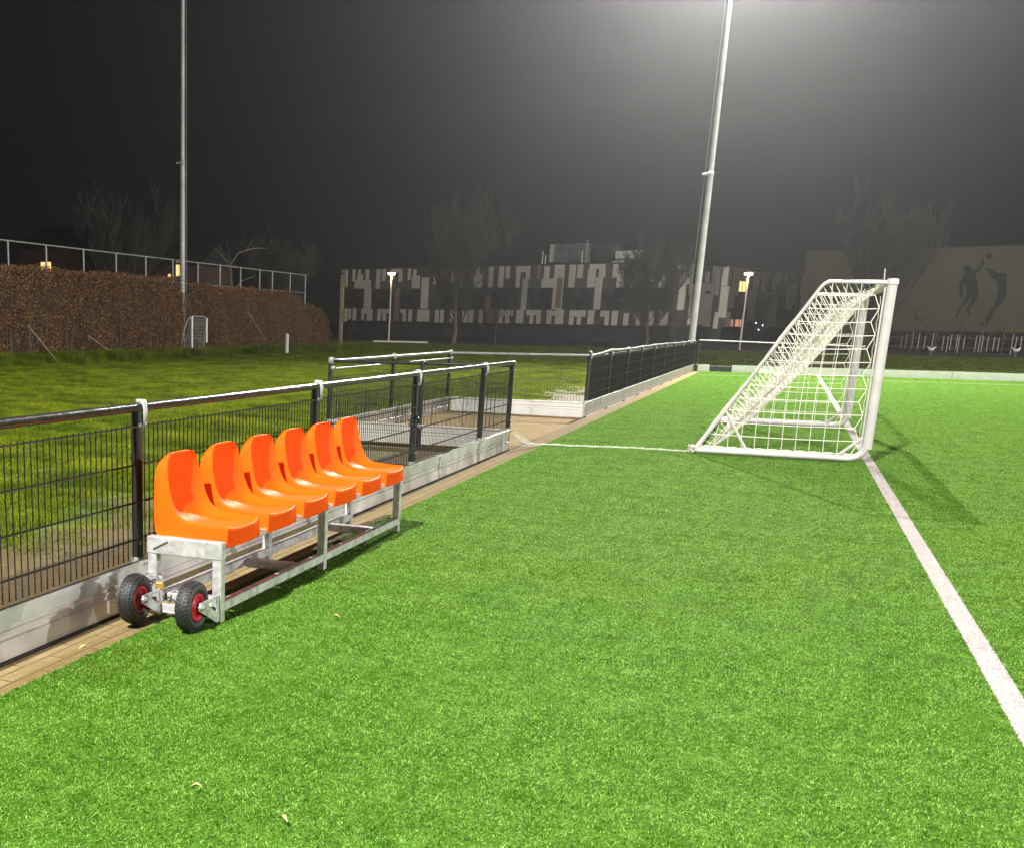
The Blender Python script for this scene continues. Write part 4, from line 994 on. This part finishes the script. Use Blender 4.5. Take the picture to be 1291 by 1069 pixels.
# picket fence in front of the hall
PF = thing('picket_fence', (12, 105, 0), 'row of thin pale uneven pickets with dark posts before the ochre hall', 'fence')
for i, x in enumerate(PK + [16.6, 17.0, 17.5, 18.4, 18.9, 19.5, 20.1]):
    r = random.Random(i); h = 1.15 + r.uniform(-.12, .2); m = MB(); m.box((x - .028, 104.97, r.uniform(-.05, .25)), (x + .028, 105.02, h + .12), .006); m.build('picket', M['fence_grey'] if 8.9 < x else M['wood'], PF)
for x in (8.73, 10.39, 11.95, 13.44, 14.86, 18.2):
    m = MB(); m.tube([(x, 105.2, -.05), (x, 105.2, 2.45)], .06, 8); m.build('post', M['plinth'], PF)
for z in (.35, 1.05):
    m = MB(); m.box((6.5, 105.06, z), (21, 105.10, z + .06), .005); m.build('rail', M['plinth'], PF)
def cap_post(x, y, label):
    T = thing('capped_post', (x, y, 0), label, 'post', 'white capped posts on the far lawn')
    m = MB(); m.tube([(x, y, -.06), (x, y, .42)], .035, 8); m.build('post_shaft', M['wood'], T)
    m = MB(); m.add([(x - .28, y, .62), (x, y - .08, .46), (x + .28, y, .62), (x, y + .08, .50), (x - .14, y, .38), (x + .14, y, .38), (x, y, .30)], [[0,1,3],[1,2,3],[0,4,1],[1,5,2],[4,6,1],[1,6,5],[0,3,4],[2,5,3],[3,5,6],[3,6,4]]); m.build('cap', M['cap_white'], T)
cap_post(8.53, 88.0, 'short post with a white V-shaped cap on the far lawn, nearer the goal')
cap_post(14.0, 93.0, 'short post with a white V-shaped cap on the far lawn at the right edge')

# dim houses far behind the left hedge
def house(x, y, w, d, h, ridge, label, win):
    T = thing('brick_house', (x, y, 0), label, 'house', 'dim houses behind the left hedge')
    m = MB(); m.box((x - w/2, y, -.05), (x + w/2, y + d, h)); m.build('wall', M['house'], T)
    m = MB(); m.add([(x - w/2 - .3, y - .4, h), (x + w/2 + .3, y - .4, h), (x + w/2 + .3, y + d + .4, h), (x - w/2 - .3, y + d + .4, h), (x - w/2 - .3, y + d/2, ridge), (x + w/2 + .3, y + d/2, ridge)], [[0,1,5,4],[2,3,4,5],[1,2,5],[3,0,4],[3,2,1,0]]); m.build('roof', M['roof'], T)
    for (a, b, c, e) in win:
        m = MB(); m.box((x + a, y - .03, b), (x + a + c, y + .0, b + e)); wn = m.build('lit_window', M['warm'], T)
        m = MB(); m.box((x + a + c/2 - .03, y - .05, b), (x + a + c/2 + .03, y - .031, b + e)); m.box((x + a - .06, y - .05, b - .08), (x + a + c + .06, y - .031, b - .001)); m.build('window_frame', M['cap_white'], wn)
house(-52.2, 75.5, 4.2, 6, 6.5, 8.3, 'dim brick house with a glowing window above the left hedge', [(-.35, 4.75, .9, .75)])
house(-43.5, 80.2, 4.0, 6, 5.5, 7.2, 'dim brick house with a lit window close left of the unlit mast', [(-.6, 4.6, .22, .22), (.1, 4.7, .55, 1.0)])
for i, (x, y, z, lb) in enumerate(((-4.35 + 1.35, 118, 2.05, 'tiny white garden lamp before the right wing of the school, leftmost of three'), (-4.35 + 1.95, 118, 1.85, 'tiny white garden lamp before the school, middle of three'), (-4.35 + 1.65, 118, 1.45, 'tiny white garden lamp before the school, lowest of three'))):
    m = MB(); m.tube([(x, y, -.06), (x, y, z - .08)], .03, 6); o = m.build('garden_lamp', M['plinth']); tag(o, lb, 'lamp', 'tiny lamps before the school')
    m = MB(); m.lathe([(0, -.06), (.05, -.03), (.06, 0), (.05, .03), (0, .06)], (x, y, z), 'z', 10); m.build('lamp_globe', M['white_glow'], o)

# ------------------------------------------------------------------ light
def flood(x, y, z, aim, energy, ang=150, blend=.9, size=.22, col=(1, .965, .90)):
    ld = bpy.data.lights.new('floodlight', 'SPOT'); ld.energy = energy; ld.spot_size = math.radians(ang); ld.spot_blend = blend; ld.shadow_soft_size = size; ld.color = col
    o = bpy.data.objects.new('floodlight', ld); COL.objects.link(o); o.location = (x, y, z)
    o.rotation_euler = (Vector(aim) - Vector((x, y, z))).to_track_quat('-Z', 'Y').to_euler(); return o
flood(-3.5, 49.0, 17.9, (10, 26, 0), 145000, 150, .9, .13)
flood(-4.0, -8.0, 16.1, (10, 18, 0), 60000, 150, 1.0, .13)
flood(64, -8, 16.1, (18, 18, 0), 70000)
flood(64, 52, 16.1, (0, 70, 0), 125000, 178, .4)  # unseen far-side floodlight, aim and cone turned to brighten the school

W = bpy.data.worlds.new('World'); S.world = W; W.use_nodes = True
nt = W.node_tree; nt.nodes.clear(); out = nt.nodes.new('ShaderNodeOutputWorld'); bg = nt.nodes.new('ShaderNodeBackground')
bg.inputs[0].default_value = (.92, 1.0, 1.02, 1); bg.inputs[1].default_value = .0042; nt.links.new(bg.outputs[0], out.inputs[0])

if HAZE:
    m = MB(); m.box((-140, -60, -1.1), (110, 190, 34)); o = m.build('haze', [])
    t = NT('night_mist'); v = t.n('ShaderNodeVolumePrincipled'); v.inputs['Color'].default_value = (.95, .97, 1, 1); v.inputs['Density'].default_value = HAZE; v.inputs['Anisotropy'].default_value = .83
    t.l(v.outputs[0], t.o.inputs['Volume']); o.data.materials.clear(); o.data.materials.append(t.m); tag(o, 'thin night mist lit by the floodlights over the whole ground', 'mist', kind='stuff')

S.render.engine = 'CYCLES'
c = S.cycles; c.use_denoising = True; c.max_bounces = 6; c.diffuse_bounces = 3; c.glossy_bounces = 3; c.transmission_bounces = 2; c.volume_bounces = 0; c.transparent_max_bounces = 6
c.sample_clamp_indirect = 6; c.use_light_tree = True
S.view_settings.view_transform = 'Standard'; S.view_settings.look = 'None'; S.view_settings.gamma = 1; S.view_settings.exposure = 0.25
